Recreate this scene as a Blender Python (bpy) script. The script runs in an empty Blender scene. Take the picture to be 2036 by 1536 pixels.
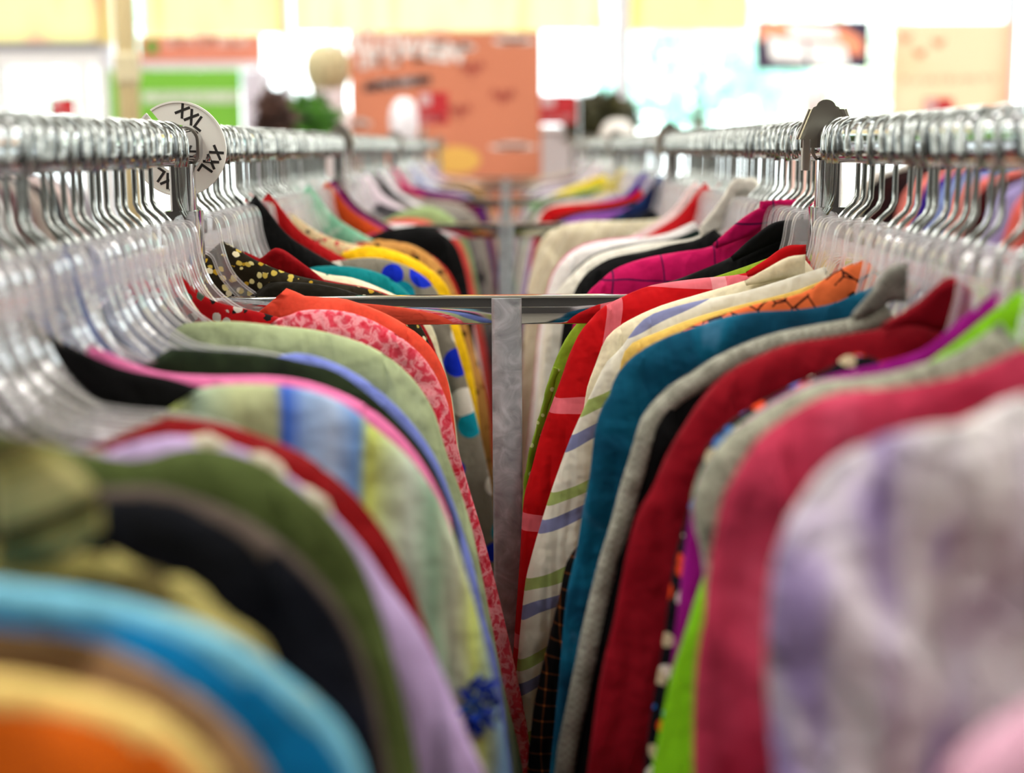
import bpy, math, random
import numpy as np
from mathutils import Matrix, Vector

random.seed(7)
C = bpy.context.scene.collection
SC = bpy.context.scene

# ------------------------------------------------------------------ camera, world, light, exposure
H = 1.36                      # rails and lens are at the same height
RAIL = 0.32                   # half distance between the two rails
FPX, CX, CY = 2827.8, 1018.0, 768.0


def basis(p, yaw, roll):
    fw = np.array([math.sin(yaw) * math.cos(p), math.cos(yaw) * math.cos(p), -math.sin(p)])
    r = np.cross(fw, [0, 0, 1.0]); r /= np.linalg.norm(r); u = np.cross(r, fw)
    c, s = math.cos(roll), math.sin(roll)
    return r * c + u * s, -r * s + u * c, fw


CR, CU, CF = basis(0.167809, 0.003512, math.radians(-0.35))


def at(px, py, Y):
    """point of the vertical plane y = Y that the photograph shows at a pixel"""
    d = CF + CR * (px - CX) / FPX - CU * (py - CY) / FPX
    t = Y / d[1]
    return d[0] * t, H + d[2] * t


cam = bpy.data.cameras.new('camera')
cam.lens, cam.sensor_width, cam.sensor_fit = 50.0, 36.0, 'HORIZONTAL'
cam.clip_start, cam.clip_end = 0.02, 200
cam.dof.use_dof = True
cam.dof.focus_distance = 1.41
cam.dof.aperture_fstop = 2.8
co = bpy.data.objects.new('camera', cam); C.objects.link(co)
m = Matrix.Identity(4)
for i in range(3):
    m[i][0], m[i][1], m[i][2] = CR[i], CU[i], -CF[i]
m[2][3] = H
co.matrix_world = m
SC.camera = co

W = bpy.data.worlds.new('daylight'); SC.world = W; W.use_nodes = True
W.node_tree.nodes['Background'].inputs[0].default_value = (0.93, 0.98, 1.0, 1)
W.node_tree.nodes['Background'].inputs[1].default_value = 3.6
LAMP = 9.6                    # radiance of the ceiling troffers
SC.view_settings.view_transform = 'Standard'
SC.view_settings.look = 'None'
SC.view_settings.gamma = 1
SC.view_settings.use_curve_mapping = False
SC.view_settings.exposure = 0.75
cy = SC.cycles
cy.max_bounces, cy.diffuse_bounces, cy.glossy_bounces = 10, 3, 4
cy.transparent_max_bounces, cy.transmission_bounces = 40, 6
cy.caustics_reflective = cy.caustics_refractive = False
cy.sample_clamp_indirect = 6.0


# ------------------------------------------------------------------ materials
def L(h):
    h = h.lstrip('#')
    v = [int(h[i:i + 2], 16) / 255 for i in (0, 2, 4)]
    return tuple([x / 12.92 if x < .04045 else ((x + .055) / 1.055) ** 2.4 for x in v] + [1.0])


def D(h):
    """cloth dye: the albedo of a fabric from its colour chip"""
    return tuple(x ** 1.28 for x in L(h)[:3]) + (1.0,)


class NT:
    def __init__(s, name):
        s.m = bpy.data.materials.new(name); s.m.use_nodes = True
        s.t = s.m.node_tree; s.t.nodes.clear()
        s.out = s.t.nodes.new('ShaderNodeOutputMaterial')

    def n(s, typ, ins=None, **kw):
        nd = s.t.nodes.new('ShaderNode' + typ)
        for k, v in kw.items():
            setattr(nd, k, v)
        for k, v in (ins or {}).items():
            if isinstance(v, bpy.types.NodeSocket):
                s.t.links.new(v, nd.inputs[k])
            else:
                nd.inputs[k].default_value = v
        return nd

    def math(s, op, a, b=0.0, c=0.0):
        nd = s.n('Math', operation=op)
        for i, v in enumerate((a, b, c)):
            if isinstance(v, bpy.types.NodeSocket):
                s.t.links.new(v, nd.inputs[i])
            else:
                nd.inputs[i].default_value = v
        return nd.outputs[0]

    def ramp(s, fac, stops, interp='CONSTANT'):
        nd = s.n('ValToRGB', {'Fac': fac})
        r = nd.color_ramp; r.interpolation = interp
        while len(r.elements) < len(stops):
            r.elements.new(0.5)
        for e, (p, c) in zip(r.elements, stops):
            e.position = p; e.color = c
        return nd.outputs['Color']

    def mix(s, fac, a, b, blend='MIX'):
        nd = s.n('Mix', data_type='RGBA', blend_type=blend)
        for i, v in ((0, fac), (6, a), (7, b)):
            if isinstance(v, bpy.types.NodeSocket):
                s.t.links.new(v, nd.inputs[i])
            else:
                nd.inputs[i].default_value = v
        return nd.outputs[2]

    def done(s, shader):
        s.t.links.new(shader, s.out.inputs['Surface'])
        return s.m


def plain(name, col, rough=.6, metal=0.0, spec=.5):
    t = NT(name)
    b = t.n('BsdfPrincipled', {'Base Color': L(col), 'Roughness': rough, 'Metallic': metal, 'Specular IOR Level': spec})
    return t.done(b.outputs[0])


def emitter(name, col, st):
    t = NT(name)
    return t.done(t.n('Emission', {'Color': L(col), 'Strength': st}).outputs[0])


def even(cols):
    return [(i / len(cols), D(c)) for i, c in enumerate(cols)]


def smooth(cols):
    return [(.25 + .5 * i / max(1, len(cols) - 1), D(c)) for i, c in enumerate(cols)]


def fabric(name, kind, cols, sc=20.0, w=.12, ang=0.0, rough=.85, wr=.38, weave=0.0, st=(1, 1, 1)):
    """a cloth with a woven or printed pattern that lies in the cloth's own coordinates"""
    t = NT(name)
    tc = t.n('TexCoord').outputs['Object']
    mp = t.n('Mapping', {'Vector': tc, 'Rotation': (0, math.radians(ang), 0), 'Scale': st}).outputs[0]
    wob = t.n('TexNoise', {'Vector': tc, 'Scale': 7.0, 'Detail': 2.0}).outputs['Color']
    warp = t.n('MixRGB', {'Fac': .03, 'Color1': mp, 'Color2': wob}, blend_type='ADD').outputs[0]
    sep = t.n('SeparateXYZ', {0: warp})
    X, Z = sep.outputs[0], sep.outputs[2]
    fr = lambda v, p: t.math('FRACT', t.math('MULTIPLY', v, 1.0 / p))
    if kind == 'plain':
        col = t.ramp(t.n('TexNoise', {'Vector': tc, 'Scale': 300.0, 'Detail': 1.0}).outputs[0],
                     [(.35, tuple(x * .93 for x in D(cols[0])[:3]) + (1,)), (.65, D(cols[0]))], 'LINEAR')
    elif kind == 'heather':
        col = t.ramp(t.n('TexNoise', {'Vector': tc, 'Scale': sc * 10, 'Detail': 3.0}).outputs[0], smooth(cols), 'LINEAR')
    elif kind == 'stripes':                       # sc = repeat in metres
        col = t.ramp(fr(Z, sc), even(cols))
    elif kind == 'check':                         # base, band, crossing
        a = t.math('LESS_THAN', fr(X, sc), w); b = t.math('LESS_THAN', fr(Z, sc * 1.15), w)
        s = t.math('MULTIPLY', t.math('ADD', a, b), .5)
        col = t.ramp(s, [(0, D(cols[0])), (.4, D(cols[1])), (.9, D(cols[-1]))])
    elif kind == 'pastel':
        a = fr(X, sc); b = fr(Z, sc * 1.3)
        col = t.mix(.5, t.ramp(a, even(cols), 'LINEAR'), t.ramp(b, even(cols[::-1]), 'LINEAR'))
    elif kind == 'dots':
        fl = t.n('Mapping', {'Vector': mp, 'Scale': (1, 0, 1)}).outputs[0]
        v = t.n('TexVoronoi', {'Vector': fl, 'Scale': sc, 'Randomness': .55})
        pick = t.ramp(t.n('SeparateColor', {0: v.outputs['Color']}).outputs[0], even(cols[1:]))
        col = t.mix(t.math('LESS_THAN', v.outputs['Distance'], w), D(cols[0]), pick)
    elif kind == 'floral':
        v = t.n('TexVoronoi', {'Vector': warp, 'Scale': sc})
        pick = t.ramp(t.n('SeparateColor', {0: v.outputs['Color']}).outputs[0], even(cols[1:]))
        nz = t.n('TexNoise', {'Vector': warp, 'Scale': sc * 1.7, 'Detail': 3.0}).outputs[0]
        col = t.mix(t.math('LESS_THAN', t.math('MULTIPLY', v.outputs['Distance'], t.math('ADD', nz, .45)), w), D(cols[0]), pick)
    elif kind == 'blotch':
        col = t.ramp(t.n('TexNoise', {'Vector': mp, 'Scale': sc, 'Detail': 3.5, 'Distortion': .6}).outputs[0], smooth(cols), 'EASE')
    elif kind == 'marks':                         # drawn lines on a ground
        v = t.n('TexVoronoi', {'Vector': warp, 'Scale': sc}, feature='DISTANCE_TO_EDGE')
        gate = t.n('TexNoise', {'Vector': mp, 'Scale': sc * .8}).outputs[0]
        col = t.mix(t.math('MULTIPLY', t.math('LESS_THAN', v.outputs['Distance'], w), t.math('GREATER_THAN', gate, .47)), D(cols[0]), D(cols[1]))
    elif kind == 'bands':                         # broad vertical bands, given as (distance from the middle, colour)
        v = t.math('ADD', t.math('MULTIPLY', t.math('ABSOLUTE', X), 1 / .36), t.math('MULTIPLY', Z, -.02))
        col = t.ramp(v, [(u / .36, D(c)) for u, c in cols], 'LINEAR')
    elif kind == 'edge':                          # one colour with a second below a line
        col = t.ramp(fr(t.math('ADD', Z, 2.0), sc), even(cols))
    if weave:
        ck = t.n('TexChecker', {'Vector': mp, 'Scale': weave, 'Color1': (1, 1, 1, 1), 'Color2': (.62, .62, .62, 1)}).outputs[0]
        col = t.mix(1.0, col, ck, 'MULTIPLY')
    n1 = t.n('TexNoise', {'Vector': tc, 'Scale': 22.0, 'Detail': 3.0}).outputs[0]
    vm = t.n('Mapping', {'Vector': tc, 'Scale': (30, 30, 5)}).outputs[0]
    n2 = t.n('TexNoise', {'Vector': vm, 'Scale': 1.0, 'Detail': 2.0, 'Distortion': .4}).outputs[0]
    bp = t.n('Bump', {'Height': t.math('ADD', n1, t.math('MULTIPLY', n2, 1.6)), 'Strength': wr, 'Distance': .03})
    b = t.n('BsdfPrincipled', {'Base Color': col, 'Roughness': rough, 'Specular IOR Level': .15, 'Normal': bp.outputs[0]})
    return t.done(b.outputs[0])


def clear_plastic():
    t = NT('clear_plastic')
    fz = t.n('LayerWeight', {'Blend': .35}).outputs['Facing']
    fac = t.math('MULTIPLY_ADD', fz, .55, .17)
    tr = t.n('BsdfTransparent', {'Color': (.995, .995, 1, 1)})
    gl = t.n('BsdfGlossy', {'Color': (1, 1, 1, 1), 'Roughness': .12})
    df = t.n('BsdfTranslucent', {'Color': (1, .985, .99, 1)})
    dd = t.n('BsdfDiffuse', {'Color': (1, .985, .99, 1)})
    d2 = t.n('MixShader', {0: .5, 1: df.outputs[0], 2: dd.outputs[0]})
    s2 = t.n('MixShader', {0: .5, 1: gl.outputs[0], 2: d2.outputs[0]})
    return t.done(t.n('MixShader', {0: fac, 1: tr.outputs[0], 2: s2.outputs[0]}).outputs[0])


def galvanised():
    t = NT('galvanised_steel')
    tc = t.n('TexCoord').outputs['Object']
    nz = t.n('TexNoise', {'Vector': tc, 'Scale': 45.0, 'Detail': 4.0, 'Distortion': 1.2}).outputs[0]
    col = t.ramp(nz, [(.3, L('#868f93')), (.5, L('#a2adb1')), (.7, L('#c4d0d4'))], 'LINEAR')
    rg = t.math('MULTIPLY_ADD', nz, .25, .22)
    return t.done(t.n('BsdfPrincipled', {'Base Color': col, 'Metallic': .25, 'Roughness': rg}).outputs[0])


def sheet(name, cols, sc, horizontal=True):
    """thin printed window film: lit from behind by the daylight"""
    t = NT(name)
    tc = t.n('TexCoord').outputs['Object']
    st = t.n('Mapping', {'Vector': tc, 'Scale': (1, 1, .15) if horizontal else (1, 1, 1)}).outputs[0]
    nz = t.n('TexNoise', {'Vector': st, 'Scale': sc, 'Detail': 1.0}).outputs[0]
    col = t.ramp(nz, smooth(cols), 'EASE')
    a = t.n('BsdfTranslucent', {'Color': col}); b = t.n('BsdfDiffuse', {'Color': col})
    return t.done(t.n('MixShader', {0: .25, 1: a.outputs[0], 2: b.outputs[0]}).outputs[0])


def glass():
    t = NT('window_glass')
    tr = t.n('BsdfTransparent', {'Color': (.95, .985, .98, 1)}); gl = t.n('BsdfGlossy', {'Roughness': .02})
    f = t.n('Fresnel', {'IOR': 1.45}).outputs[0]
    return t.done(t.n('MixShader', {0: f, 1: tr.outputs[0], 2: gl.outputs[0]}).outputs[0])


CHROME = plain('chrome', '#d6d9d9', .05, 1.0)
RAILM = plain('rail_chrome', '#c2c4c8', .07, 1.0)
WIRE = plain('hook_wire', '#9ba19e', .17, 1.0)
NICKEL = plain('satin_nickel', '#b4aea2', .3, 1.0)
GALV = galvanised()
CLEAR = clear_plastic()
WHITEP = plain('white_plastic', '#f0f0e6', .45)
INK = plain('black_ink', '#17140f', .6)
GLASS = glass()
WHITE_PAINT = plain('white_paint', '#f1eff2', .6)


# ------------------------------------------------------------------ object helpers
def tag(o, label=None, cat=None, group=None, kind=None):
    if label: o['label'] = label
    if cat: o['category'] = cat
    if group: o['group'] = group
    if kind: o['kind'] = kind
    return o


def thing(name, loc, label, cat, group=None):
    o = bpy.data.objects.new(name, None); C.objects.link(o)
    o.location = loc; o.empty_display_size = .05
    return tag(o, label, cat, group)


def link(name, me, mat, parent=None, loc=None):
    o = bpy.data.objects.new(name, me); C.objects.link(o)
    if mat is not None and not me.materials:
        me.materials.append(mat)
    if parent is not None: o.parent = parent
    if loc is not None: o.location = loc
    return o


def mesh(name, V, F, flat=False):
    me = bpy.data.meshes.new(name)
    me.from_pydata([tuple(map(float, v)) for v in V], [], [tuple(map(int, f)) for f in F])
    me.update()
    if not flat:
        me.polygons.foreach_set('use_smooth', [True] * len(me.polygons))
    return me


class MB:
    """collects boxes, tubes and lathes of one part"""
    def __init__(s): s.V, s.F = [], []

    def add(s, V, F):
        k = len(s.V); s.V += [tuple(v) for v in V]; s.F += [tuple(i + k for i in f) for f in F]; return s

    def box(s, x0, x1, y0, y1, z0, z1):
        V = [(x, y, z) for x in (x0, x1) for y in (y0, y1) for z in (z0, z1)]
        return s.add(V, [(0, 1, 3, 2), (4, 6, 7, 5), (0, 4, 5, 1), (2, 3, 7, 6), (0, 2, 6, 4), (1, 5, 7, 3)])

    def rbox(s, x0, x1, y0, y1, z0, z1, r=.003, n=3, axis='z'):
        """box with rounded long edges along an axis"""
        (a0, a1), (b0, b1), (c0, c1) = {'z': ((x0, x1), (y0, y1), (z0, z1)), 'y': ((x0, x1), (z0, z1), (y0, y1)),
                                        'x': ((y0, y1), (z0, z1), (x0, x1))}[axis]
        ring = []
        for q, (ca, cb) in enumerate(((a1 - r, b1 - r), (a0 + r, b1 - r), (a0 + r, b0 + r), (a1 - r, b0 + r))):
            for k in range(n + 1):
                t = math.pi / 2 * (q + k / n)
                ring.append((ca + r * math.cos(t), cb + r * math.sin(t)))
        N = len(ring)
        put = {'z': lambda a, b, c: (a, b, c), 'y': lambda a, b, c: (a, c, b), 'x': lambda a, b, c: (c, a, b)}[axis]
        V = [put(a, b, c) for c in (c0, c1) for a, b in ring]
        F = [(i, (i + 1) % N, N + (i + 1) % N, N + i) for i in range(N)] + [tuple(range(N))[::-1], tuple(range(N, 2 * N))]
        if axis == 'y': F = [f[::-1] for f in F]
        return s.add(V, F)

    def tube(s, P, r, n=8, caps=True):
        P = [Vector(p) for p in P]; R = r if isinstance(r, (list, tuple)) else [r] * len(P)
        V, F = [], []; up = None
        for i, p in enumerate(P):
            d = (P[min(i + 1, len(P) - 1)] - P[max(i - 1, 0)]).normalized()
            if up is None:
                up = d.orthogonal().normalized()
            up = (up - d * up.dot(d)).normalized(); si = d.cross(up)
            for k in range(n):
                a = 2 * math.pi * k / n
                V.append(p + (up * math.cos(a) + si * math.sin(a)) * R[i])
        for i in range(len(P) - 1):
            for k in range(n):
                F.append((i * n + k, i * n + (k + 1) % n, (i + 1) * n + (k + 1) % n, (i + 1) * n + k))
        if caps:
            F.append(tuple(range(n))[::-1]); F.append(tuple(range((len(P) - 1) * n, len(P) * n)))
        return s.add(V, F)

    def lathe(s, prof, c=(0, 0, 0), n=24, sx=1.0, sy=1.0):
        V = [(c[0] + r * sx * math.cos(2 * math.pi * k / n), c[1] + r * sy * math.sin(2 * math.pi * k / n), c[2] + z) for r, z in prof for k in range(n)]
        F = [(i * n + k, i * n + (k + 1) % n, (i + 1) * n + (k + 1) % n, (i + 1) * n + k) for i in range(len(prof) - 1) for k in range(n)]
        F.append(tuple(range(n))[::-1]); F.append(tuple(range((len(prof) - 1) * n, len(prof) * n)))
        return s.add(V, F)

    def build(s, name, mat, parent=None, flat=True, loc=None):
        return link(name, mesh(name, s.V, s.F, flat), mat, parent, loc)


def autosmooth(o, ang=40):
    me = o.data
    me.polygons.foreach_set('use_smooth', [True] * len(me.polygons))
    me.set_sharp_from_angle(angle=math.radians(ang))
    return o


def curve(pts, step):
    """smooth resampled polyline through the points (centripetal-like Catmull-Rom)"""
    P = np.array(pts, float)
    P = np.vstack([2 * P[0] - P[1], P, 2 * P[-1] - P[-2]])
    out = []
    for i in range(1, len(P) - 2):
        p0, p1, p2, p3 = P[i - 1], P[i], P[i + 1], P[i + 2]
        l = np.linalg.norm(p2 - p1)
        m1 = (p2 - p0) / max(1e-6, np.linalg.norm(p2 - p1) + np.linalg.norm(p1 - p0)) * l
        m2 = (p3 - p1) / max(1e-6, np.linalg.norm(p3 - p2) + np.linalg.norm(p2 - p1)) * l
        for t in np.linspace(0, 1, 8, endpoint=False):
            out.append((2 * t**3 - 3 * t**2 + 1) * p1 + (t**3 - 2 * t**2 + t) * m1 + (-2 * t**3 + 3 * t**2) * p2 + (t**3 - t**2) * m2)
    out.append(P[-2]); out = np.array(out)
    s = np.concatenate([[0], np.cumsum(np.linalg.norm(np.diff(out, axis=0), axis=1))])
    n = max(4, int(round(s[-1] / step)) + 1)
    q = np.linspace(0, s[-1], n)
    return np.stack([np.interp(q, s, out[:, 0]), np.interp(q, s, out[:, 1])], 1), q


def seg_dist(Q, A, B):
    d = B - A; l2 = np.maximum((d * d).sum(1), 1e-12)
    best = np.full(len(Q), 9.0)
    for k in range(0, len(Q), 2000):
        q = Q[k:k + 2000]
        t = np.clip(((q[:, None] - A) * d).sum(2) / l2, 0, 1)
        best[k:k + 2000] = np.sqrt((((A + t[..., None] * d) - q[:, None]) ** 2).sum(2)).min(1)
    return best


def pillow(name, rows, side, T, R, bend, thick=None):
    """closed cloth shell: rows is an (n, m, 2) grid of (u, drop); its rim is the outline"""
    n, mm, _ = rows.shape
    Q = rows.reshape(-1, 2)
    rim = np.concatenate([rows[0], rows[1:, -1], rows[-1][::-1][1:], rows[:, 0][::-1][1:]])
    r = seg_dist(Q, rim[:-1], rim[1:])
    h = T * np.sqrt(np.clip(1 - (1 - np.minimum(r / R, 1)) ** 2, 0, 1))
    if thick is not None: h = h * thick(Q[:, 0], Q[:, 1])
    ym = bend(Q[:, 0], Q[:, 1])
    F0 = np.stack([Q[:, 0] * side, ym - h, -Q[:, 1]], 1)
    F1 = np.stack([Q[:, 0] * side, ym + h, -Q[:, 1]], 1)
    idx = np.arange(n * mm).reshape(n, mm)
    inner = np.zeros((n, mm), bool); inner[1:-1, 1:-1] = True
    back = idx.copy()
    back[inner] = n * mm + np.arange(inner.sum())
    V = np.concatenate([F0, F1[inner.reshape(-1)]])
    a, b, c, d = idx[:-1, :-1], idx[:-1, 1:], idx[1:, 1:], idx[1:, :-1]
    f = np.stack([a, d, c, b], -1).reshape(-1, 4)
    a, b, c, d = back[:-1, :-1], back[:-1, 1:], back[1:, 1:], back[1:, :-1]
    g = np.stack([a, b, c, d], -1).reshape(-1, 4)
    F = np.concatenate([f, g])
    if side < 0: F = F[:, ::-1]
    return mesh(name, V.tolist(), F.tolist())


def across(P, S, k=15):
    """points from an outline point to a spine point: dense where the cloth rounds over"""
    l = np.linalg.norm(S - P)
    near = np.array([0, .0015, .005, .011, .019, .029])
    near = near[near < l * .6] / l
    w = np.concatenate([near, np.linspace(near[-1], 1, k + 1)[1:]]) if len(near) else np.linspace(0, 1, k + 1)
    w = np.interp(np.linspace(0, 1, 6 + k), np.linspace(0, 1, len(w)), w)
    return P + (S - P) * w[:, None]


# ------------------------------------------------------------------ hangers
ARM = [(.0, .070), (.018, .070), (.0235, .078), (.027, .100), (.036, .124), (.055, .139), (.083, .146), (.14, .154), (.20, .167), (.213, .174)]
LOW = [(.0, .106), (.010, .107), (.016, .112), (.023, .130), (.045, .151), (.07, .158), (.10, .162), (.15, .169), (.20, .180), (.213, .182)]


def arm_at(u):
    return np.interp(u, [p[0] for p in ARM], [p[1] for p in ARM])


_body, _hook = {}, {}


def hanger_body(side, drop, reach=.213):
    key = (side, round(drop / .004), max(12, round(reach / .01)))
    if key in _body: return _body[key]
    drop = key[1] * .004
    sink = lambda P: np.stack([P[:, 0], P[:, 1] + drop * np.clip((P[:, 0] - .02) / .05, 0, 1)], 1)
    rk = (key[2] * .01 - .083) / (.213 - .083)
    cut = lambda P: [(u if u < .083 else .083 + (u - .083) * rk, d if u < .083 else d - (u - .083) * (1 - rk) * .20) for u, d in P]
    A, _ = curve(cut(ARM), .006); B, _ = curve(cut(LOW), .006)
    k = 44
    rs = lambda P: np.stack([np.interp(np.linspace(0, 1, k), np.linspace(0, 1, len(P)), P[:, j]) for j in (0, 1)], 1)
    A, B = sink(rs(A)), sink(rs(B))
    b = MB()
    for sg in (1, -1):
        V, F = [], []
        for y in (-.0011, .0011):
            for P in (A, B):
                V += [(sg * side * u, y, -d) for u, d in P]
        for q in range(k - 1):
            F += [(q, q + 1, k + q + 1, k + q), (2 * k + q, 3 * k + q, 3 * k + q + 1, 2 * k + q + 1)]
        b.add(V, F)
        for P in (A, B):
            nrm = np.gradient(P, axis=0); nrm = np.stack([-nrm[:, 1], nrm[:, 0]], 1)
            nrm /= np.maximum(np.linalg.norm(nrm, axis=1)[:, None], 1e-9)
            V, F = [], []
            for i in range(k):
                for dy, dn in ((-.0032, -.0012), (.0032, -.0012), (.0032, .0012), (-.0032, .0012)):
                    q = P[i] + nrm[i] * dn
                    V.append((sg * side * q[0], dy, -q[1]))
            for i in range(k - 1):
                for j in range(4):
                    F.append((4 * i + j, 4 * i + (j + 1) % 4, 4 * i + 4 + (j + 1) % 4, 4 * i + 4 + j))
            b.add(V, F)
    # little strap notches and the end stops
    for sg in (1, -1):
        b.box(*sorted((sg * .106, sg * .110)), -.0032, .0032, -(.152 + drop), -(.1475 + drop))
        e = A[-1]; b.box(*sorted((sg * (e[0] - .0015), sg * (e[0] + .0015))), -.0032, .0032, -(e[1] + .011), -(e[1] - .001))
    me = mesh('hanger_body', b.V, b.F, True)
    me.materials.append(CLEAR)
    _body[key] = me
    return me


def hanger_hook(side, v):
    if (side, v) in _hook: return _hook[(side, v)]
    tw = (.009, .013, .017)[v]
    pts = [(.0185, .018 - .003 * v), (.0195, .006)]
    for k in range(0, 11):
        a = math.pi * k / 10
        pts.append((.0195 * math.cos(a), -.0030 - .0195 * math.sin(a)))
    pts += [(-.0195, .02), (-.0190, .040), (-.0185, .050), (-.0150, .057), (-.006, .065), (-.0012, .070), (0, .076), (0, .090)]
    n = len(pts); P = []
    for i, (u, d) in enumerate(pts):
        y = np.interp(i, [0, 12, n - 6, n - 1], [-tw, tw, tw * .6, 0])
        P.append((side * u, y, -d))
    b = MB().tube(P, [.0036, .0030] + [.0025] * (n - 2), 8)
    me = mesh('hook', b.V, b.F); me.materials.append(WIRE)
    _hook[(side, v)] = me
    return me


hang_n = [0]


def hanger(side, Y, label, drop=0.0, group=None, reach=.213, x0=None, h0=None):
    """side +1 is the left rail (aisle towards +x), -1 the right rail"""
    o = thing('clothes_hanger', (-side * RAIL if x0 is None else x0, Y, H if h0 is None else h0), label, 'hanger', group)
    o['group'] = group or ('clear hangers on the %s %s' % ('left' if side > 0 else 'right', 'rail' if x0 is None or abs(x0) < 1 else 'neighbouring rack'))
    v = hang_n[0] % 3; hang_n[0] += 1
    b = link('body', hanger_body(side, drop, reach), None, o)
    h = link('hook', hanger_hook(side, v), None, o)
    if label.startswith('bare'): o.rotation_euler.z = math.radians(random.uniform(-2.5, 2.5))
    return o


# ------------------------------------------------------------------ garments
BASE = [(.050, .118), (.080, .129), (.120, .136), (.170, .142), (.208, .155), (.236, .179), (.254, .214), (.266, .270), (.282, .360), (.296, .450), (.306, .560)]
LOWN = [(.100, .139), (.135, .138), (.175, .144), (.212, .160), (.240, .186), (.257, .222), (.268, .275), (.285, .360), (.300, .450), (.312, .560)]
HIGH = [(.012, .060), (.024, .076), (.040, .100), (.060, .120), (.090, .133), (.130, .140), (.172, .146), (.208, .160), (.236, .184), (.252, .220), (.264, .275), (.280, .36), (.294, .45), (.304, .56)]


def scaled(P, k, dz=0.0):
    return [(u * k, d + dz) for u, d in P]


def garment(kind, label, cat, side, Y, P, mat, gap, short, sleeves=True, cuff=.66, fold=1.0, T=None, dip=.05, collar=None,
            trim=None, hem=.72, seed=None, R=.03, fine=.010, crinkle=0.0, x0=None, h0=None, group=None):
    rnd = random.Random(seed if seed is not None else int(Y * 1000) * 7 + (side > 0))
    P = list(P)
    if P[0][0] > .13 and P[0][1] > .13:
        P = [(.060, P[0][1] - .017), (.095, P[0][1] - .009)] + P
    while P[0][0] < .010: P.pop(0)
    u, d = P[-1]; u0, d0 = P[-2]
    sl = min(.10, max(-.02, (u - u0) / max(.02, d - d0)))
    while d < hem - .03:
        st = min(.11, hem - d); u = min(.335, u + sl * st); d += st; P.append((u, d))
    T = T or max(.0095, min(.0165, gap * .29))
    A = min(.008, gap * .09) * fold
    ph, ph2, nf = rnd.uniform(0, 6.28), rnd.uniform(0, 6.28), rnd.uniform(13, 19)

    def bend(x, z):
        k = np.clip((z - .13) / .30, 0, 1)
        xw = x + .012 * np.sin(11 * z + ph2) + .006 * np.sin(23 * z + ph)
        f = (2 * np.abs(np.sin(3.14 * xw * nf * (1 - .35 * (z - .14)) + ph)) ** .55 - 1.25) * -k
        g = (np.abs(np.sin(26 * x + 30 * z + ph2)) ** .6 - .6) * .5 * np.clip((z - .12) / .06, 0, 1)
        c = crinkle * (np.sin(70 * x - 38 * z + 2 * np.sin(25 * z + ph)) + np.sin(52 * x + 61 * z + ph2)) * .5
        return A * (f + g) + c

    def thick(x, z):
        return 1 + .16 * np.sin(47 * x + 23 * z + ph) * np.clip((z - .10) / .1, 0, 1) + .10 * np.sin(90 * x - 40 * z + ph2)

    O, S = curve(P, fine)
    x0 = -side * RAIL if x0 is None else x0; h0 = H if h0 is None else h0
    root = thing(kind, (x0, Y, h0), label, cat, group or 'tops hanging on the %s rail' % ('left' if side > 0 else 'right'))
    tg = np.gradient(O, axis=0); tg /= np.maximum(np.linalg.norm(tg, axis=1)[:, None], 1e-9)
    inn = np.stack([-tg[:, 1], tg[:, 0]], 1)
    tipk = next((i for i in range(len(O)) if O[i, 0] > .12 and tg[i, 1] > .66), len(O) // 3)
    seam = max(2, tipk - int(.022 / fine))
    s0 = S[seam]
    body = O.copy()
    if sleeves:
        off = np.clip((S - s0) / .10, 0, 1) ** 1.3 * .034
        body = O - np.stack([off, np.zeros_like(off)], 1)
    dn = O[0, 1] + dip * (1 if O[0, 0] > .03 else .3)
    sp = np.stack([np.zeros(len(O)), np.interp(S, [0, S[-1]], [dn, O[-1, 1] - .004])], 1)
    grid = []
    for i in range(len(O)):
        a = across(body[i], sp[i], 17 if fine < .012 else 7); b = a[::-1] * [-1, 1]
        grid.append(np.concatenate([a, b[1:]]))
    g = np.array(grid)[:, ::-1]
    link('body', pillow('body', g, side, T, R, bend, thick), mat, root)
    if sleeves:
        ce = next((i for i in range(len(O)) if O[i, 1] > cuff), len(O))
        q = O[seam:ce]; ss = S[seam:ce] - s0
        wv = np.clip(ss / .11, 0.04, 1) ** .8 * .098
        dirn = np.stack([-np.ones(len(q)), np.full(len(q), .12)], 1)
        blend = np.clip(ss / .09, 0, 1)[:, None]
        dv = inn[seam:ce] * (1 - blend) + dirn * blend
        dv = np.where(dv[:, 0:1] > 0, dv * [-.2, 1], dv)
        i2 = q + dv * wv[:, None]
        kc = 7 if fine < .012 else 3
        for sg in (1, -1):
            rows = []
            for k in range(len(q)):
                a = across(q[k], (q[k] + i2[k]) / 2, kc); b = across(i2[k], (q[k] + i2[k]) / 2, kc)[::-1]
                rows.append(np.concatenate([a, b[1:]]))
            rows = np.array(rows)[:, ::-1]
            if sg < 0: rows = (rows * [-1, 1])[:, ::-1]
            bs = (lambda x, z: bend(x, z) - T * .10)
            link('sleeve', pillow('sleeve', rows, side, T * 1.12, R * .9, bs, thick), mat, root)
    if collar:
        for sg in (1, -1):
            a, _ = curve([(u * 1.0, d) for u, d in collar[0]], .005); b, _ = curve(collar[1], .005)
            n = max(len(a), len(b))
            rs = lambda P: np.stack([np.interp(np.linspace(0, 1, n), np.linspace(0, 1, len(P)), P[:, j]) for j in (0, 1)], 1)
            a, b = rs(a), rs(b)
            rows = np.array([a[i] + (b[i] - a[i]) * np.linspace(0, 1, 9)[:, None] for i in range(n)])
            if sg < 0: rows = rows * [-1, 1]
            rows = rows if sg < 0 else rows[:, ::-1]
            cb = lambda x, z: -T - .004 + .010 * np.clip((z - .10) / .06, -1, 1)
            link('collar', pillow('collar', rows, side, .004, .006, cb), collar[2] if len(collar) > 2 else mat, root)
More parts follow.
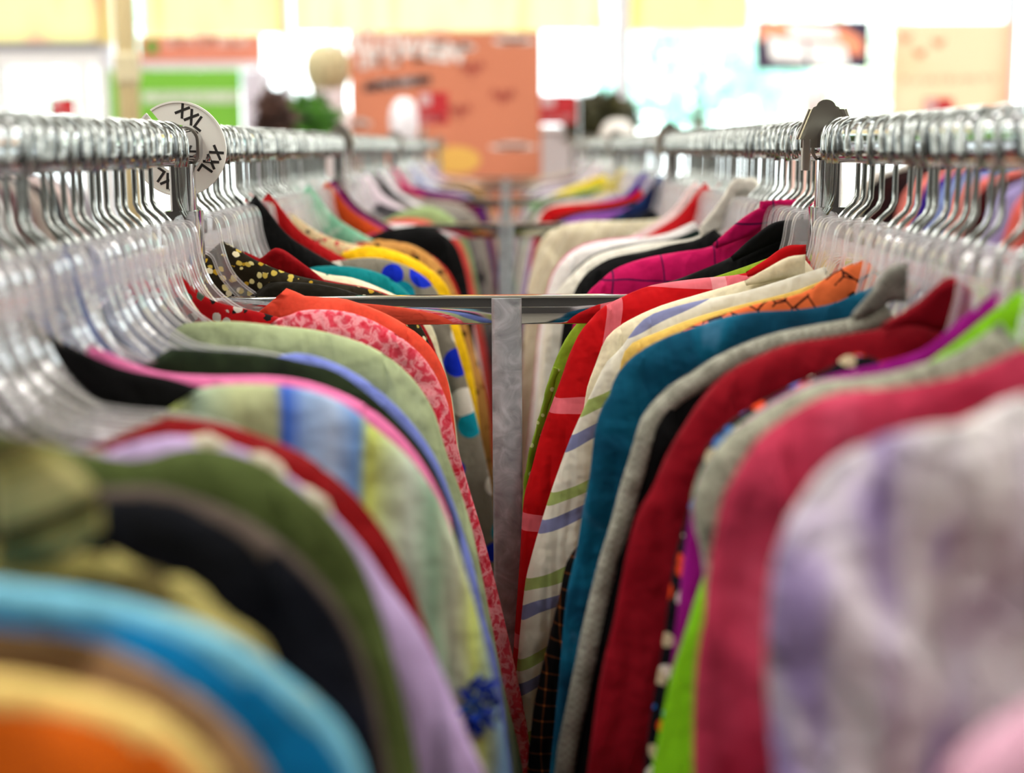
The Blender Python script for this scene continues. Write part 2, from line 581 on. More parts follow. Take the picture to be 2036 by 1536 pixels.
    if trim:                                           # a piped, knitted or painted-light edge that follows shoulder and sleeve
        tm, t0, t1, rad = trim[:4]
        i0 = next(i for i in range(len(O)) if S[i] >= t0 * S[-1]); i1 = next((i for i in range(len(O)) if S[i] >= t1 * S[-1]), len(O) - 1)
        for sg in (1, -1):
            pts, rr = [], []
            for i in range(i0, i1):
                p = O[i] + inn[i] * rad * .85
                wob = (1 + trim[4] * math.sin(i * 1.9)) if len(trim) > 4 else 1
                pts.append((sg * side * p[0], float(bend(np.array([sg * p[0]]), np.array([p[1]]))[0]) + (trim[5] if len(trim) > 5 else 0), -p[1])); rr.append(rad * wob)
            MB().tube(pts, rr, 10).build('edge_trim', tm, root, flat=False)
    # the hanger inside
    us = np.linspace(max(.06, O[0, 0]), min(.195, O[:, 0].max() - .02), 12)
    top = O[:tipk + 2]; top = top[np.argsort(top[:, 0])]
    drop = max(0.0, float(np.max(np.interp(us, top[:, 0], top[:, 1]) - arm_at(us))) + .010)
    hanger(side, Y, 'clear plastic hanger with steel hook holding the ' + short, min(drop, .03), reach=min(.213, float(O[tipk, 0]) - .028), x0=x0, h0=h0)
    return root


def trace(side, Y, px):
    out = []
    for x, y in px:
        X, Z = at(x, y, Y)
        out.append((X + RAIL if side > 0 else RAIL - X, H - Z))
    return out


F = fabric
BUTTON = plain('pale_button', '#d8d2c4', .4)

# ------------------------------------------------------------------ the room
X0, X1, Y0, Y1, ZC = -7.0, 7.0, -4.0, 9.6, 3.3


def struct(name, mb, mat, parent=None):
    o = mb.build(name, mat, parent)
    if parent is None: o['kind'] = 'structure'
    return o


floor_t = NT('vinyl_floor')
ftc = floor_t.n('TexCoord').outputs['Object']
fck = floor_t.n('TexBrick', {'Vector': ftc, 'Scale': 1.0, 'Color1': L('#9c958a'), 'Color2': L('#928b80'), 'Mortar': L('#9d978b'), 'Mortar Size': .004,
                             'Brick Width': .3, 'Row Height': .3}, offset=0.0).outputs[0]
FLOOR = floor_t.done(floor_t.n('BsdfPrincipled', {'Base Color': fck, 'Roughness': .3}).outputs[0])
WALLM = plain('wall_paint', '#e9e4e2', .8)
struct('floor', MB().box(X0, X1, Y0, Y1 + .2, -.1, 0), FLOOR)
struct('ceiling', MB().box(X0, X1, Y0, Y1 + .2, ZC, ZC + .1), plain('ceiling_tile', '#e8e6e2', .9))
struct('wall_left', MB().box(X0 - .1, X0, Y0, Y1, 0, ZC), WALLM)
struct('wall_right', MB().box(X1, X1 + .1, Y0, Y1, 0, ZC), WALLM)
struct('wall_rear', MB().box(X0, X1, Y0 - .1, Y0, 0, ZC), plain('rear_wall_dark', '#3d3836', .8))  # unseen wall, coloured dark for the chrome's reflections and deeper contrast
FRAME = plain('window_frame_paint', '#dedce6', .5)
GREYFR = plain('door_frame_grey', '#8f8f98', .5)
wf = MB().box(X0, X1, Y1, Y1 + .15, 0, .35).box(X0, X1, Y1, Y1 + .15, 2.95, ZC)
struct('wall_front', wf, WALLM)
# the glazed front: mullions and panes
mull = [X0 + .05] + [at(px, 150, Y1)[0] for px in (215, 570, 1238, 1748, 2010)] + [X1 - .05]
for k, x in enumerate(mull):
    w = .05 if k not in (3,) else .085
    struct('trim_%d' % (k + 1), MB().box(x - w / 2, x + w / 2, Y1 - .02, Y1 + .12, .35, 2.95), FRAME)
for k in range(1, len(mull) - 1):
    p = struct('window_%d' % k, MB().box(mull[k] + .03, mull[k + 1] - .03, Y1 + .05, Y1 + .06, .35, 2.95), GLASS)
# entrance on the left
dx0, dx1 = mull[0], mull[1]
zt = at(100, 94, Y1)[1]
door = MB().box(dx0, dx1 - .03, Y1 - .06, Y1 + .1, zt - .02, zt + .03)
dd = struct('door_1', door, GREYFR)
zp0, zp1 = at(60, 134, Y1)[1], at(60, 101, Y1)[1]
struct('header_panel', MB().box(dx0, dx1 - .03, Y1 - .04, Y1 + .06, zp0, zp1), WHITE_PAINT, dd)
for px in (5, 168, 208):
    x = at(px, 200, Y1)[0]
    struct('door_stile', MB().box(x - .035, x + .035, Y1 - .04, Y1 + .06, .02, zp0), WHITE_PAINT, dd)
struct('glass_pane', MB().box(dx0, dx1 - .03, Y1 + .02, Y1 + .03, .35, zp0), GLASS, dd)
struct('transom_pane', MB().box(dx0, dx1 - .03, Y1 + .02, Y1 + .03, zt + .03, 2.95), GLASS, dd)

# outside
struct('ground', MB().box(-30, 30, Y1 + .2, 60, -.2, -.05), plain('pale_concrete', '#cfcfca', .9))


def leaf_cloud(mb, c, r, n, size, rnd, squash=(1, 1, 1)):
    for _ in range(n):
        while True:
            p = Vector((rnd.uniform(-1, 1), rnd.uniform(-1, 1), rnd.uniform(-1, 1)))
            if .25 < p.length < 1: break
        p = Vector((p.x * r * squash[0], p.y * r * squash[1], p.z * r * squash[2])) + Vector(c)
        a = Vector((rnd.gauss(0, 1), rnd.gauss(0, 1), rnd.gauss(0, 1))).normalized(); b = a.orthogonal().normalized()
        q = a.cross(b); s = size * rnd.uniform(.6, 1.3)
        mb.add([p - a * s, p + b * s * .35 + q * s * .1, p + a * s, p - b * s * .35 + q * s * .1], [(0, 1, 2, 3)])


BARK = plain('bark', '#6b5a48', .9)
for k, (x, y, r, col, lab) in enumerate([(-4.3, 16, 1.5, '#c2eadd', 'pale green tree outside the glass entrance'),
                                         (2.0, 15, 1.3, '#b8e6d8', 'pale green tree outside, beyond the window right of the orange board'),
                                         (4.4, 19, 1.6, '#e0ebc8', 'yellow green tree outside, behind the hanging black framed sign')]):
    t = thing('street_tree', (x, y, -.05), lab, 'tree', 'trees in the street')
    rnd = random.Random(k)
    mb = MB(); leaf_cloud(mb, (0, 0, 2.3), r, 700, .17, rnd, (1, 1, .6)); mb.build('crown', plain('tree_leaf_%d' % k, col, .8), t)
    MB().tube([(0, 0, 0), (.03, 0, .8), (0, .02, 2.2)], [.11, .09, .06]).build('trunk', BARK, t)

# ceiling troffers
GLOW = emitter('troffer_glow', '#fffaf2', LAMP)
k = 0
for yy in (-1.0, .8, 2.6, 4.4, 6.2, 8.0):
    for xx in (-4.2, -1.4, 1.4, 4.2):
        t = thing('ceiling_light', (xx, yy, ZC), 'recessed white fluorescent ceiling light over the sales floor', 'ceiling light', 'ceiling lights')
        MB().box(-.62, .62, -.32, .32, -.02, 0).build('frame', WHITE_PAINT, t)
        MB().box(-.59, .59, -.29, .29, -.028, -.021).build('diffuser', GLOW, t)

# ------------------------------------------------------------------ the rack
FR = [-.35, 1.425, 2.77, 4.115, 5.46, 6.80]
rack = thing('garment_rack', (0, 0, 0), 'long chrome double rail clothing rack with galvanised centre posts', 'clothes rack')
for sd in (-1, 1):
    x = sd * RAIL
    for a, b in zip(FR[:-1], FR[1:]):
        a0 = a + (.02 if a > 0 else -.25); b0 = b + .012
        mb = MB().rbox(x - .0135, x + .0135, a0, b0, H - .018, H + .019, .0125, 6, 'y')
        autosmooth(mb.build('rail', RAILM, rack))
        mb = MB()
        for ye, q in ((b0, .003),):
            mb.rbox(x - .0150, x + .0150, ye, ye + q, H - .0195, H + .0205, .0138, 6, 'y')
        autosmooth(mb.build('end_cap', NICKEL, rack))
    for y in FR:
        mb = MB().rbox(x - .0115, x + .0115, y - .0115, y + .0115, H - .075, H - .016, .004, 3)
        autosmooth(mb.build('upright_tube', CHROME, rack))
        mb = MB().rbox(x - .0165, x + .0165, y - .016, y + .016, H - .178, H - .062, .003, 3)
        autosmooth(mb.build('upright_sleeve', CHROME, rack))
for y in FR:
    mb = MB().rbox(-RAIL + .0165, RAIL - .0165, y - .012, y + .012, H - .1765, H - .1485, .002, 2, 'x')
    autosmooth(mb.build('crossbar', CHROME, rack))
    mb = MB().rbox(-.0150, .0150, y - .017, y + .015, .055, H - .150, .003, 3)
    autosmooth(mb.build('center_post', GALV, rack))
    mb = MB().rbox(-.30, .30, y - .015, y + .015, .065, .095, .003, 2, 'x')
    autosmooth(mb.build('foot_bar', GALV, rack))
    for sx in (-.28, .28):
        mb = MB().tube([(sx - .012, y, .0325), (sx + .012, y, .0325)], .0325, 18).box(sx - .016, sx + .016, y - .01, y + .01, .03, .067)
        autosmooth(mb.build('caster', plain('black_rubber', '#1b1b1c', .6) if not bpy.data.materials.get('black_rubber') else bpy.data.materials['black_rubber'], rack))


def end_clip(x, y, flip=1):
    """folded sheet clip astride the rail at a joint"""
    prof = [(-.024, -.004), (-.0235, .010), (-.019, .024), (-.0125, .035)]
    arc = [(.0095 * math.cos(a), .035 + .0075 * math.sin(a)) for a in np.linspace(math.pi * .95, math.pi * .05, 9)]
    out = prof + arc + [(-u, v) for u, v in prof[::-1]]
    n = len(out)
    V = [(u, -.0010, v) for u, v in out] + [(u, .0010, v) for u, v in out]
    Fc = [tuple(range(n)), tuple(range(n, 2 * n))[::-1]] + [(i, n + i, n + (i + 1) % n, (i + 1) % n) for i in range(n)]
    mb = MB().add(V, Fc)
    for sg in (-1, 1):                                   # side flanges folded towards the aisle end
        a, b = Vector((sg * .0255, 0, .004)), Vector((sg * .0140, 0, .033))
        d = sg * .0016
        mb.add([(a.x - d, -.012, a.z), (b.x - d, -.010, b.z), (b.x - d, .003, b.z), (a.x - d, .003, a.z),
                (a.x + d, -.012, a.z), (b.x + d, -.010, b.z), (b.x + d, .003, b.z), (a.x + d, .003, a.z)],
               [(0, 1, 2, 3), (7, 6, 5, 4), (0, 4, 5, 1), (1, 5, 6, 2), (2, 6, 7, 3), (3, 7, 4, 0)])
        mb.tube([a + Vector((d * 2.2, -.007, 0)), b + Vector((d * 2.2, -.007, 0))], .0012, 6)
    q = sorted((-.0225 * flip, -.0145 * flip))
    mb.rbox(q[0], q[1], -.005, .005, -.026, .004, .002, 2)
    return mb.build('end_clip', NICKEL, rack, loc=(x - .006 * flip, y, H))


for y in FR[1:]:
    end_clip(RAIL, y - .008)
    if y > 2: end_clip(-RAIL, y - .008, -1)


# ------------------------------------------------------------------ size divider
def lettering(txt, size, mat, parent, loc, rot_deg=0.0, bold=0.0, extrude=.0004, name='lettering', align='CENTER', sx=1.0):
    c = bpy.data.curves.new(name, 'FONT'); c.body = txt; c.size = size; c.align_x = align; c.align_y = 'CENTER'
    c.extrude = extrude; c.offset = bold; c.materials.append(mat); c.resolution_u = 3
    tmp = bpy.data.objects.new(name, c); me = bpy.data.meshes.new_from_object(tmp); bpy.data.objects.remove(tmp); bpy.data.curves.remove(c)
    o = bpy.data.objects.new(name, me); C.objects.link(o); o.parent = parent
    o.matrix_local = Matrix.Translation(loc) @ Matrix.Rotation(math.radians(-rot_deg), 4, 'Y') @ Matrix.Rotation(math.pi / 2, 4, 'X') @ Matrix.Diagonal((sx, 1, 1, 1))
    return o


disc_y = 1.462
disc = thing('size_divider', (-RAIL - .0105, disc_y, H - .0015), 'round white plastic XXL size divider disc hung on the left rail', 'size divider')
ri, ro, sl = .0240, .0474, math.radians(-38)


def disc_part(r0, r1, y0, y1, n=96):
    V, F = [], []
    for i in range(n + 1):
        row = []
        for r in (r0, r1):
            dl = math.asin(.0026 / r)
            a = sl + dl + (2 * math.pi - 2 * dl) * i / n
            row += [(r * math.sin(a), y0, r * math.cos(a)), (r * math.sin(a), y1, r * math.cos(a))]
        V += row
    for i in range(n):
        a, b = 4 * i, 4 * i + 4
        F += [(a, a + 2, b + 2, b), (a + 1, b + 1, b + 3, a + 3), (a + 2, a + 3, b + 3, b + 2), (a, b, b + 1, a + 1)]
    F += [(0, 1, 3, 2), (4 * n, 4 * n + 2, 4 * n + 3, 4 * n + 1)]
    return V, F


mb = MB().add(*disc_part(ri, ro, -.0011, .0011)).add(*disc_part(ro - .0016, ro + .0003, -.0020, .0020))
mb.build('disc', WHITEP, disc)
def bar(mb, p, q, w, y):
    p, q = Vector((p[0], 0, p[1])), Vector((q[0], 0, q[1])); d = (q - p).normalized(); n = Vector((-d.z, 0, d.x)) * w / 2
    V = [p + n, p - n, q - n, q + n]
    mb.add([(v.x, y, v.z) for v in V], [(0, 1, 2, 3)] if (d.x * n.z - d.z * n.x) > 0 else [(3, 2, 1, 0)])


for a in (24, 112, 202, 292):                           # the size printed four times round the disc
    mb = MB(); hh, hw = .0070, .0044
    for k, ch in enumerate('XXL'):
        cx = (k - 1) * .0112
        if ch == 'X':
            bar(mb, (cx - hw, -hh), (cx + hw, hh), .0027, -.0013); bar(mb, (cx - hw, hh), (cx + hw, -hh), .0027, -.00135)
        else:
            bar(mb, (cx - hw + .001, -hh), (cx - hw + .001, hh), .0026, -.0013); bar(mb, (cx - hw, -hh + .0013), (cx + hw, -hh + .0013), .0026, -.00135)
    o = mb.build('lettering', INK, disc)
    t = math.radians(a); r = .0345
    o.matrix_local = Matrix.Translation((r * math.sin(t), 0, r * math.cos(t))) @ Matrix.Rotation(math.radians(a + 14), 4, 'Y')


# ------------------------------------------------------------------ behind the rack: store front and displays
def board(name, lab, cat, x0, y0, x1, y1, Y, mat, thick=.02, legs=None, part='panel'):
    """a flat display standing on its own posts; its corners are read off the photograph at its distance"""
    ax, az = at(x0, y0, Y); bx, bz = at(x1, y1, Y)
    r = thing(name, ((ax + bx) / 2, Y, 0), lab, cat)
    w, zt, zb = (bx - ax) / 2, az, bz
    if thick < .01:
        MB().add([(-w, 0, zb), (w, 0, zb), (w, 0, zt), (-w, 0, zt)], [(0, 1, 2, 3)]).build(part, mat, r)
    else:
        MB().rbox(-w, w, 0, thick, zb, zt, .004, 2, 'x').build(part, mat, r)
    if legs is not None:
        for sx in (-1, 1):
            mb = MB().box(sx * w * .8 - .015, sx * w * .8 + .015, thick, thick + .03, 0, zb + .1).box(sx * w * .8 - .02, sx * w * .8 + .02, -.2, .22, 0, .03)
            mb.build('leg', legs, r)
    return r, w, zt, zb


def strokes(mb, x, z, n, h, wd, rnd, slope=0.0, gap=.35):
    """a run of unreadable printed letters"""
    for i in range(n):
        cx = x + i * wd; cz = z + (i * wd) * slope; q = wd * (1 - gap)
        for _ in range(3):
            if rnd.random() < .5:
                u = cx + rnd.choice((0, q * .75)); mb.box(u, u + q * .25, -.003, -.0005, cz, cz + h)
            else:
                v = cz + rnd.choice((0, h * .42, h * .8)); mb.box(cx, cx + q, -.003, -.0005, v, v + h * .2)


BLACKM = plain('black_paint', '#2a2428', .6)
PALE = plain('pale_print', '#eee6e2', .7)
DARKRED = plain('dark_red_print', '#a34a3a', .7)
rnd = random.Random(3)
# central orange board
r, w, zt, zb = board('poster_board', 'large orange Halloween poster board with white slanted title behind the racks', 'poster', 693, 64, 1077, 430, 7.4,
                     plain('orange_poster', '#cd7d5d', .7), .02, BLACKM)
loc = lambda px, py: (at(px, py, 7.4)[0] - r.location.x, at(px, py, 7.4)[1])
x, z = loc(787, 93)
lettering('HALLOWEEN', .135, PALE, r, (x, -.002, z), -7, .0055, .0, sx=.85)
mb = MB(); x, z = loc(712, 138); strokes(mb, x, z, 9, .085, .050, rnd, .12, .02); mb.build('small_print', PALE, r)
x, z = loc(790, 166)
rb = MB(); V = [(-.17, -.004, -.042), (.17, -.004, -.002), (.17, -.004, .042), (-.17, -.004, .004)]
rb.add([(x + a, b, z + c) for a, b, c in V], [(0, 1, 2, 3)]); rb.add([(x + a, b + .003, z + c) for a, b, c in V], [(3, 2, 1, 0)])
rb.build('ribbon', BLACKM, r)
mb = MB(); strokes(mb, x - .10, z - .028, 7, .045, .030, rnd, .12, .15)
for v in range(len(mb.V)): mb.V[v] = (mb.V[v][0], mb.V[v][1] - .004, mb.V[v][2])
mb.build('ribbon_print', plain('grey_print', '#b9babd', .7), r)
for px, py in ((938, 138), (1000, 193), (912, 222)):      # small bats
    x, z = loc(px, py); b = MB(); K = 1.35
    P = [(0, .03), (.015, .015), (.05, .035), (.06, 0), (.04, .005), (.025, -.02), (.012, -.005), (0, -.04)]
    out = P + [(-a, c) for a, c in P[-2:0:-1]]
    b.add([(x + a * K * .8, -.002, z + c * K) for a, c in out], [tuple(range(len(out)))[::-1]]); b.build('bat_print', DARKRED, r)
for px, py, hw, hh in ((922, 95, .055, .022), (1022, 82, .10, .022), (1020, 292, .11, .02), (717, 246, .05, .02)):
    x, z = loc(px, py); b = MB()
    for dx, dz, q in ((-.5, 0, .6), (0, .35, .8), (.5, 0, .6)):
        n = 16; cx, cz = x + dx * hw, z + dz * hh
        b.add([(cx + hw * q * math.cos(2 * math.pi * i / n), -.002, cz + hh * q * math.sin(2 * math.pi * i / n)) for i in range(n)], [tuple(range(n))])
    b.build('cloud_print', PALE, r)
x, z = loc(905, 318); b = MB(); n = 20
b.add([(x + .13 * math.cos(2 * math.pi * i / n), -.002, z + .07 * math.sin(2 * math.pi * i / n)) for i in range(n)], [tuple(range(n))])
b.build('moon_print', plain('yellow_print', '#e3b257', .7), r)

# long tall counter that the plants and the board stand in front of
ct = thing('counter', (-.30, 8.2, 0), 'long lilac grey counter behind the plants and the orange board', 'counter')
zc_ = at(1005, 250, 8.2)[1]
MB().box(-.98, .98, 0, .3, .1, zc_ - .03).build('body', plain('counter_grey', '#c9c4c8', .6), ct)
MB().rbox(-1.0, 1.0, -.03, .32, zc_ - .03, zc_, .006, 2, 'x').build('top', plain('counter_top', '#dcd8da', .4), ct)
MB().box(-.94, .94, .03, .27, 0, .1).build('plinth', plain('counter_plinth', '#4a474a', .6), ct)

# kiosk at the left: orange header over a green panel
kr, w, zt, zb = board('display_panel', 'bright green promotional panel with a white text band left of the orange board', 'sign', 215, 140, 482, 300, 8.1,
                      plain('green_panel', '#79bf3a', .7), .03, WHITE_PAINT)
l8 = lambda px, py: (at(px, py, 8.1)[0] - kr.location.x, at(px, py, 8.1)[1])
b = MB(); (xa, za), (xb, zc) = l8(282, 181), l8(480, 205); b.box(xa, xb, -.003, -.0005, zc, za); b.build('text_band', plain('band_grey', '#c5d8b4', .7), kr)
b = MB(); strokes(b, xa + .02, zc + .012, 12, .04, .043, rnd)
for v in range(len(b.V)): b.V[v] = (b.V[v][0], b.V[v][1] - .003, b.V[v][2])
b.build('print', WHITE_PAINT, kr)
b = MB(); (xa, za), (xb, zc) = l8(483, 140), l8(528, 300); b.box(xa, xb, -.04, .3, .0, za); b.build('side_panel', plain('lilac_white', '#d6d0de', .7), kr)
hr, w, zt, zb = board('header_sign', 'coral orange header sign with a green star above the green panel', 'sign', 275, 72, 521, 121, 8.1,
                      plain('coral_header', '#df8a72', .7), .03)
hx = lambda px, py: (at(px, py, 8.1)[0] - hr.location.x, at(px, py, 8.1)[1])
x, z = hx(302, 93); b = MB()
out = [((.055 if i % 2 == 0 else .030) * math.sin(i * math.pi / 5), (.055 if i % 2 == 0 else .030) * math.cos(i * math.pi / 5)) for i in range(10)]
b.add([(x + a, -.003, z + c) for a, c in out], [tuple(range(10))]); b.build('star', plain('star_green', '#5f9c36', .7), hr)
b = MB(); x, z = hx(332, 92); strokes(b, x, z, 11, .055, .042, rnd, 0, .15); b.build('print', plain('header_print', '#f3d9d2', .7), hr)
x, z = hx(360, 121)
b = MB()
for px in (285, 512):
    x, z = hx(px, 121); b.box(x - .02, x + .02, .005, .03, at(px, 141, 8.1)[1], z + .02)
x0_, z_ = hx(275, 121); x1_, z1_ = hx(521, 137); b.box(x0_, x1_, .002, .028, z1_, z_); b.build('mounting_rail', plain('lilac_rail', '#ded3d6', .7), hr)

# cream pole
x, z = at(251, 100, 5.0)
p = thing('store_column', (x, 5.0, 0), 'slim cream coloured round pole rising to the ceiling at the left', 'pole')
pm = plain('cream_pole', '#c6b383', .5)
MB().lathe([(.036, 0), (.036, at(251, 150, 5.0)[1]), (.036, ZC)], n=28).build('shaft', pm, p, flat=False)
zz = at(251, 135, 5.0)[1]
MB().lathe([(.036, zz - .055), (.043, zz - .045), (.043, zz + .04), (.036, zz + .05)], n=28).build('collar', plain('cream_collar', '#d8cda6', .5), p)

# upper window films
FILM = [('#ffd070', '#fff0b4', '#ffb8a4'), ('#ffcc68', '#fff0b8', '#ffb8a8'), ('#ffdc88', '#fff4c4', '#ffc0b2'), ('#ffd470', '#fff0b0', '#ffbcac')]
for k, (a, bq, pxb, lab) in enumerate([(-60, 226, 86, 'yellow window film poster above the entrance at far left'),
                                       (274, 566, 70, 'yellow window film poster above the coral header sign'),
                                       (576, 1200, 62, 'widest yellow window film poster, above the orange board'),
                                       (1254, 1490, 62, 'yellow window film poster right of the white mullion')]):
    (ax, az), (bx, bz) = at(a, -140, Y1 - .04), at(bq, pxb, Y1 - .04)
    o = MB().add([(-(bx - ax) / 2, 0, bz - 2.4), ((bx - ax) / 2, 0, bz - 2.4), ((bx - ax) / 2, 0, .5), (-(bx - ax) / 2, 0, .5)], [(0, 1, 2, 3)]).build('window_poster', sheet('film_%d' % k, FILM[k], 4.6), None, loc=((ax + bx) / 2, Y1 - .04, 2.4))
    tag(o, lab, 'poster', 'yellow window posters')
# peach poster on the right
r, w, zt, zb = board('window_poster', 'large peach window poster with a line of red lettering at far right', 'poster', 1775, 44, 2002, 300, Y1 - .05, sheet('peach_film', ('#ffc8a6', '#ffd2b4', '#ffc2a4'), 1.5, False), .003)
lp = lambda px, py: (at(px, py, Y1 - .05)[0] - r.location.x, at(px, py, Y1 - .05)[1])
b = MB(); x, z = lp(1794, 164); strokes(b, x, z, 16, .035, .039, rnd, 0.01); b.build('print', plain('red_print', '#8f2a20', .7), r)
for px, py in ((1800, 75), (1828, 105), (1866, 84)):
    x, z = lp(px, py); b = MB(); out = [(-.05, .03), (0, .008), (.05, .03), (.02, -.03), (-.02, -.03)]
    b.add([(x + a, -.002, z + c) for a, c in out], [tuple(range(5))[::-1]]); b.build('bat_print', plain('faint_bat', '#d9805f', .7), r)
# hanging black framed sign
Y = 8.6
(ax, az), (bx, bz) = at(1505, 41, Y), at(1727, 137, Y)
r = thing('hanging_sign', ((ax + bx) / 2, Y, 0), 'black rectangular hanging sign with an orange and white design', 'sign')
w = (bx - ax) / 2
MB().rbox(-w, w, 0, .03, bz, az, .005, 2, 'x').build('panel', plain('sign_navy', '#3b2f49', .5), r)
for sx in (-.8, .8):
    MB().tube([(sx * w, .015, az - .01), (sx * w, .015, ZC)], .003, 6).build('wire', CHROME, r)
b = MB(); ls = lambda px, py: (at(px, py, Y)[0] - r.location.x, -.002, at(px, py, Y)[1])
b.add([ls(*q) for q in ((1512, 48), (1600, 44), (1680, 56), (1712, 75), (1718, 105), (1700, 112), (1660, 85), (1530, 70), (1508, 85))], [tuple(range(9))[::-1]])
b.build('orange_flash', plain('flash_orange', '#ff9d78', .6), r)
b = MB(); ls = lambda px, py: (at(px, py, Y)[0] - r.location.x, -.005, at(px, py, Y)[1])
b.add([ls(*q) for q in ((1565, 50), (1660, 56), (1668, 78), (1570, 74))], [(3, 2, 1, 0)])
b.add([ls(*q) for q in ((1526, 72), (1600, 84), (1602, 124), (1532, 118))], [(3, 2, 1, 0)])
b.add([ls(*q) for q in ((1606, 84), (1680, 90), (1690, 134), (1612, 128))], [(3, 2, 1, 0)])
b.build('white_shapes', plain('sign_white', '#ffffff', .6), r)

# red price cards
REDC = plain('red_card', '#c3242c', .6); GREYC = plain('card_print', '#d9b4b6', .6)


def price_card(lab, x0, y0, x1, y1, Y, stem_px, z_base, stem_mat=CHROME):
    (ax, az), (bx, bz) = at(x0, y0, Y), at(x1, y1, Y)
    sxp = at(stem_px, y1, Y)[0]
    r = thing('price_sign', (sxp, Y, z_base), lab, 'price sign', 'red price cards')
    o = lambda v: v - z_base
    MB().box(ax - sxp, bx - sxp, -.003, 0, o(bz), o(az)).build('card', REDC, r)
    b = MB(); hgt = az - bz; wd = bx - ax
    b.box(ax - sxp + wd * .05, ax - sxp + wd * .42, -.005, -.0032, o(az - hgt * .42), o(az - hgt * .05))
    b.build('logo_patch', GREYC, r); b = MB()
    strokes(b, ax - sxp + wd * .08, o(bz + hgt * .1), 6, hgt * .2, wd * .14, rnd)
    for v in range(len(b.V)): b.V[v] = (b.V[v][0], b.V[v][1] - .003, b.V[v][2])
    b.build('print', GREYC, r)
    MB().tube([(0, .004, 0), (0, .004, o(az) - .01)], .006, 8).build('stem', stem_mat, r)
    return r


price_card('red price card on a stem over the left rail, in front of the orange board', 831, 183, 892, 247, 5.6, 842, H + .019)
price_card('red price card over the right rail beside the orange board edge', 1072, 188, 1145, 246, 6.15, 1150, H + .019)
price_card('red price card at far right below the peach poster lettering', 1838, 195, 1892, 262, 7.6, 1865, 0)
price_card('red price card standing by the glass entrance at far left', 97, 193, 152, 236, 8.8, 125, 0)


# mannequins
def ellring(z, rx, ry, y=0): return (z, rx, ry, y)


def mannequin(lab, px, top_py, Y, head_mat, body_mat, head_w=.075, neck_r=.050, neck_mat=None):
    x, zt = at(px, top_py, Y)
    r = thing('mannequin', (x, Y, 0), lab, 'mannequin', 'mannequins')
    hh = .245 if head_w < .1 else .285
    prof = []
    for k in range(15):
        t = k / 14; a = math.pi * t
        prof.append((max(.002, head_w * (math.sin(a) ** .8) * (.86 + .18 * t)), -hh / 2 * math.cos(a) + zt - hh / 2))
    MB().lathe(prof, n=28, sx=1.0, sy=1.18).build('head', head_mat, r, flat=False)
    zs = zt - hh
    nk = MB().lathe([(neck_r + .02, zs - .11), (neck_r, zs - .06), (neck_r - .002, zs - .02), (neck_r, zs + .05)], n=24); nk.build('neck', neck_mat or head_mat, r, flat=False)
    prof = [(.03, zs - .80), (.17, zs - .78), (.165, zs - .62), (.135, zs - .46), (.15, zs - .30), (.185, zs - .20), (.19, zs - .15), (.15, zs - .105), (.07, zs - .085), (.03, zs - .08)]
    MB().lathe(prof, n=32, sx=1.0, sy=.62).build('torso', body_mat, r, flat=False)
    MB().tube([(0, 0, .015), (0, 0, zs - .7)], .014, 10).lathe([(.16, 0), (.16, .012), (.03, .02)], n=28).build('stand', CHROME, r)
    return r


mannequin('white egg-headed mannequin in front of the orange board', 803, 194, 6.98, plain('gloss_white', '#f4f2fa', .25), plain('white_knit', '#ece9ee', .8))
mannequin('beige headed mannequin in a white top left of the orange board', 650, 84, 7.9, plain('beige_head', '#c2b78f', .7), plain('white_top', '#f4ecf0',   .8), .135, .098, plain('white_collar', '#e6dce2', .8))
mannequin('white mannequin at the bright window right of the metal clip', 1622, 150, 8.2, plain('gloss_white_pink', '#fdf3f6', .3), plain('pink_top', '#f6cfc4', .8))
mannequin('short grey white mannequin by the brown green plant', 1228, 236, 6.95, plain('dull_white', '#d9d6cf', .5), plain('grey_top', '#cfcac4', .8), .095)


# plants
def plant(lab, px, top, Y, r, cols, n, sq=(1, 1, 1), seed=0):
    x, zt = at(px, top, Y)
    o = thing('potted_plant', (x, Y, 0), lab, 'plant', 'plants behind the racks')
    rn = random.Random(seed); b = MB(); leaf_cloud(b, (0, 0, zt - r * sq[2]), r, n, .055, rn, sq)
    t = NT('leaf_%d' % seed); nz = t.n('TexNoise', {'Vector': t.n('TexCoord').outputs['Object'], 'Scale': 9.0}).outputs[0]
    b.build('foliage', t.done(t.n('BsdfPrincipled', {'Base Color': t.ramp(nz, smooth(cols), 'LINEAR'), 'Roughness': .6}).outputs[0]), o)
    MB().tube([(0, 0, .5), (.01, 0, zt - r * sq[2])], .018, 8).build('stem', BARK, o)
    MB().lathe([(.10, 0), (.15, .42), (.16, .5), (.13, .5), (.12, .44)], n=28).build('pot', plain('pot_%d' % seed, '#7b6a58', .7), o, flat=False)


plant('dark brown leafed plant beside the lilac side panel', 545, 182, 6.5, .095, ('#3a241c', '#6e4f42', '#5a3d30'), 420, (.8, .8, 1.5), 1)
plant('bright green leafy plant behind the left rail', 605, 185, 7.32, .18, ('#1d3a06', '#4f8a12', '#6faf1e'), 700, (1.0, .8, .9), 2)
plant('olive brown bushy plant behind the right rail', 1198, 186, 7.25, .19, ('#2a3212', '#4d4a1e', '#6b6a34'), 900, (.95, .8, .8), 3)

# ------------------------------------------------------------------ the clothes
GS = []


def gm(side, Y, P, mat, kind, label, short, cat='shirt', **k):
    GS.append(dict(side=side, Y=Y, P=P, mat=mat, kind=kind, label=label, short=short, cat=cat, k=k))


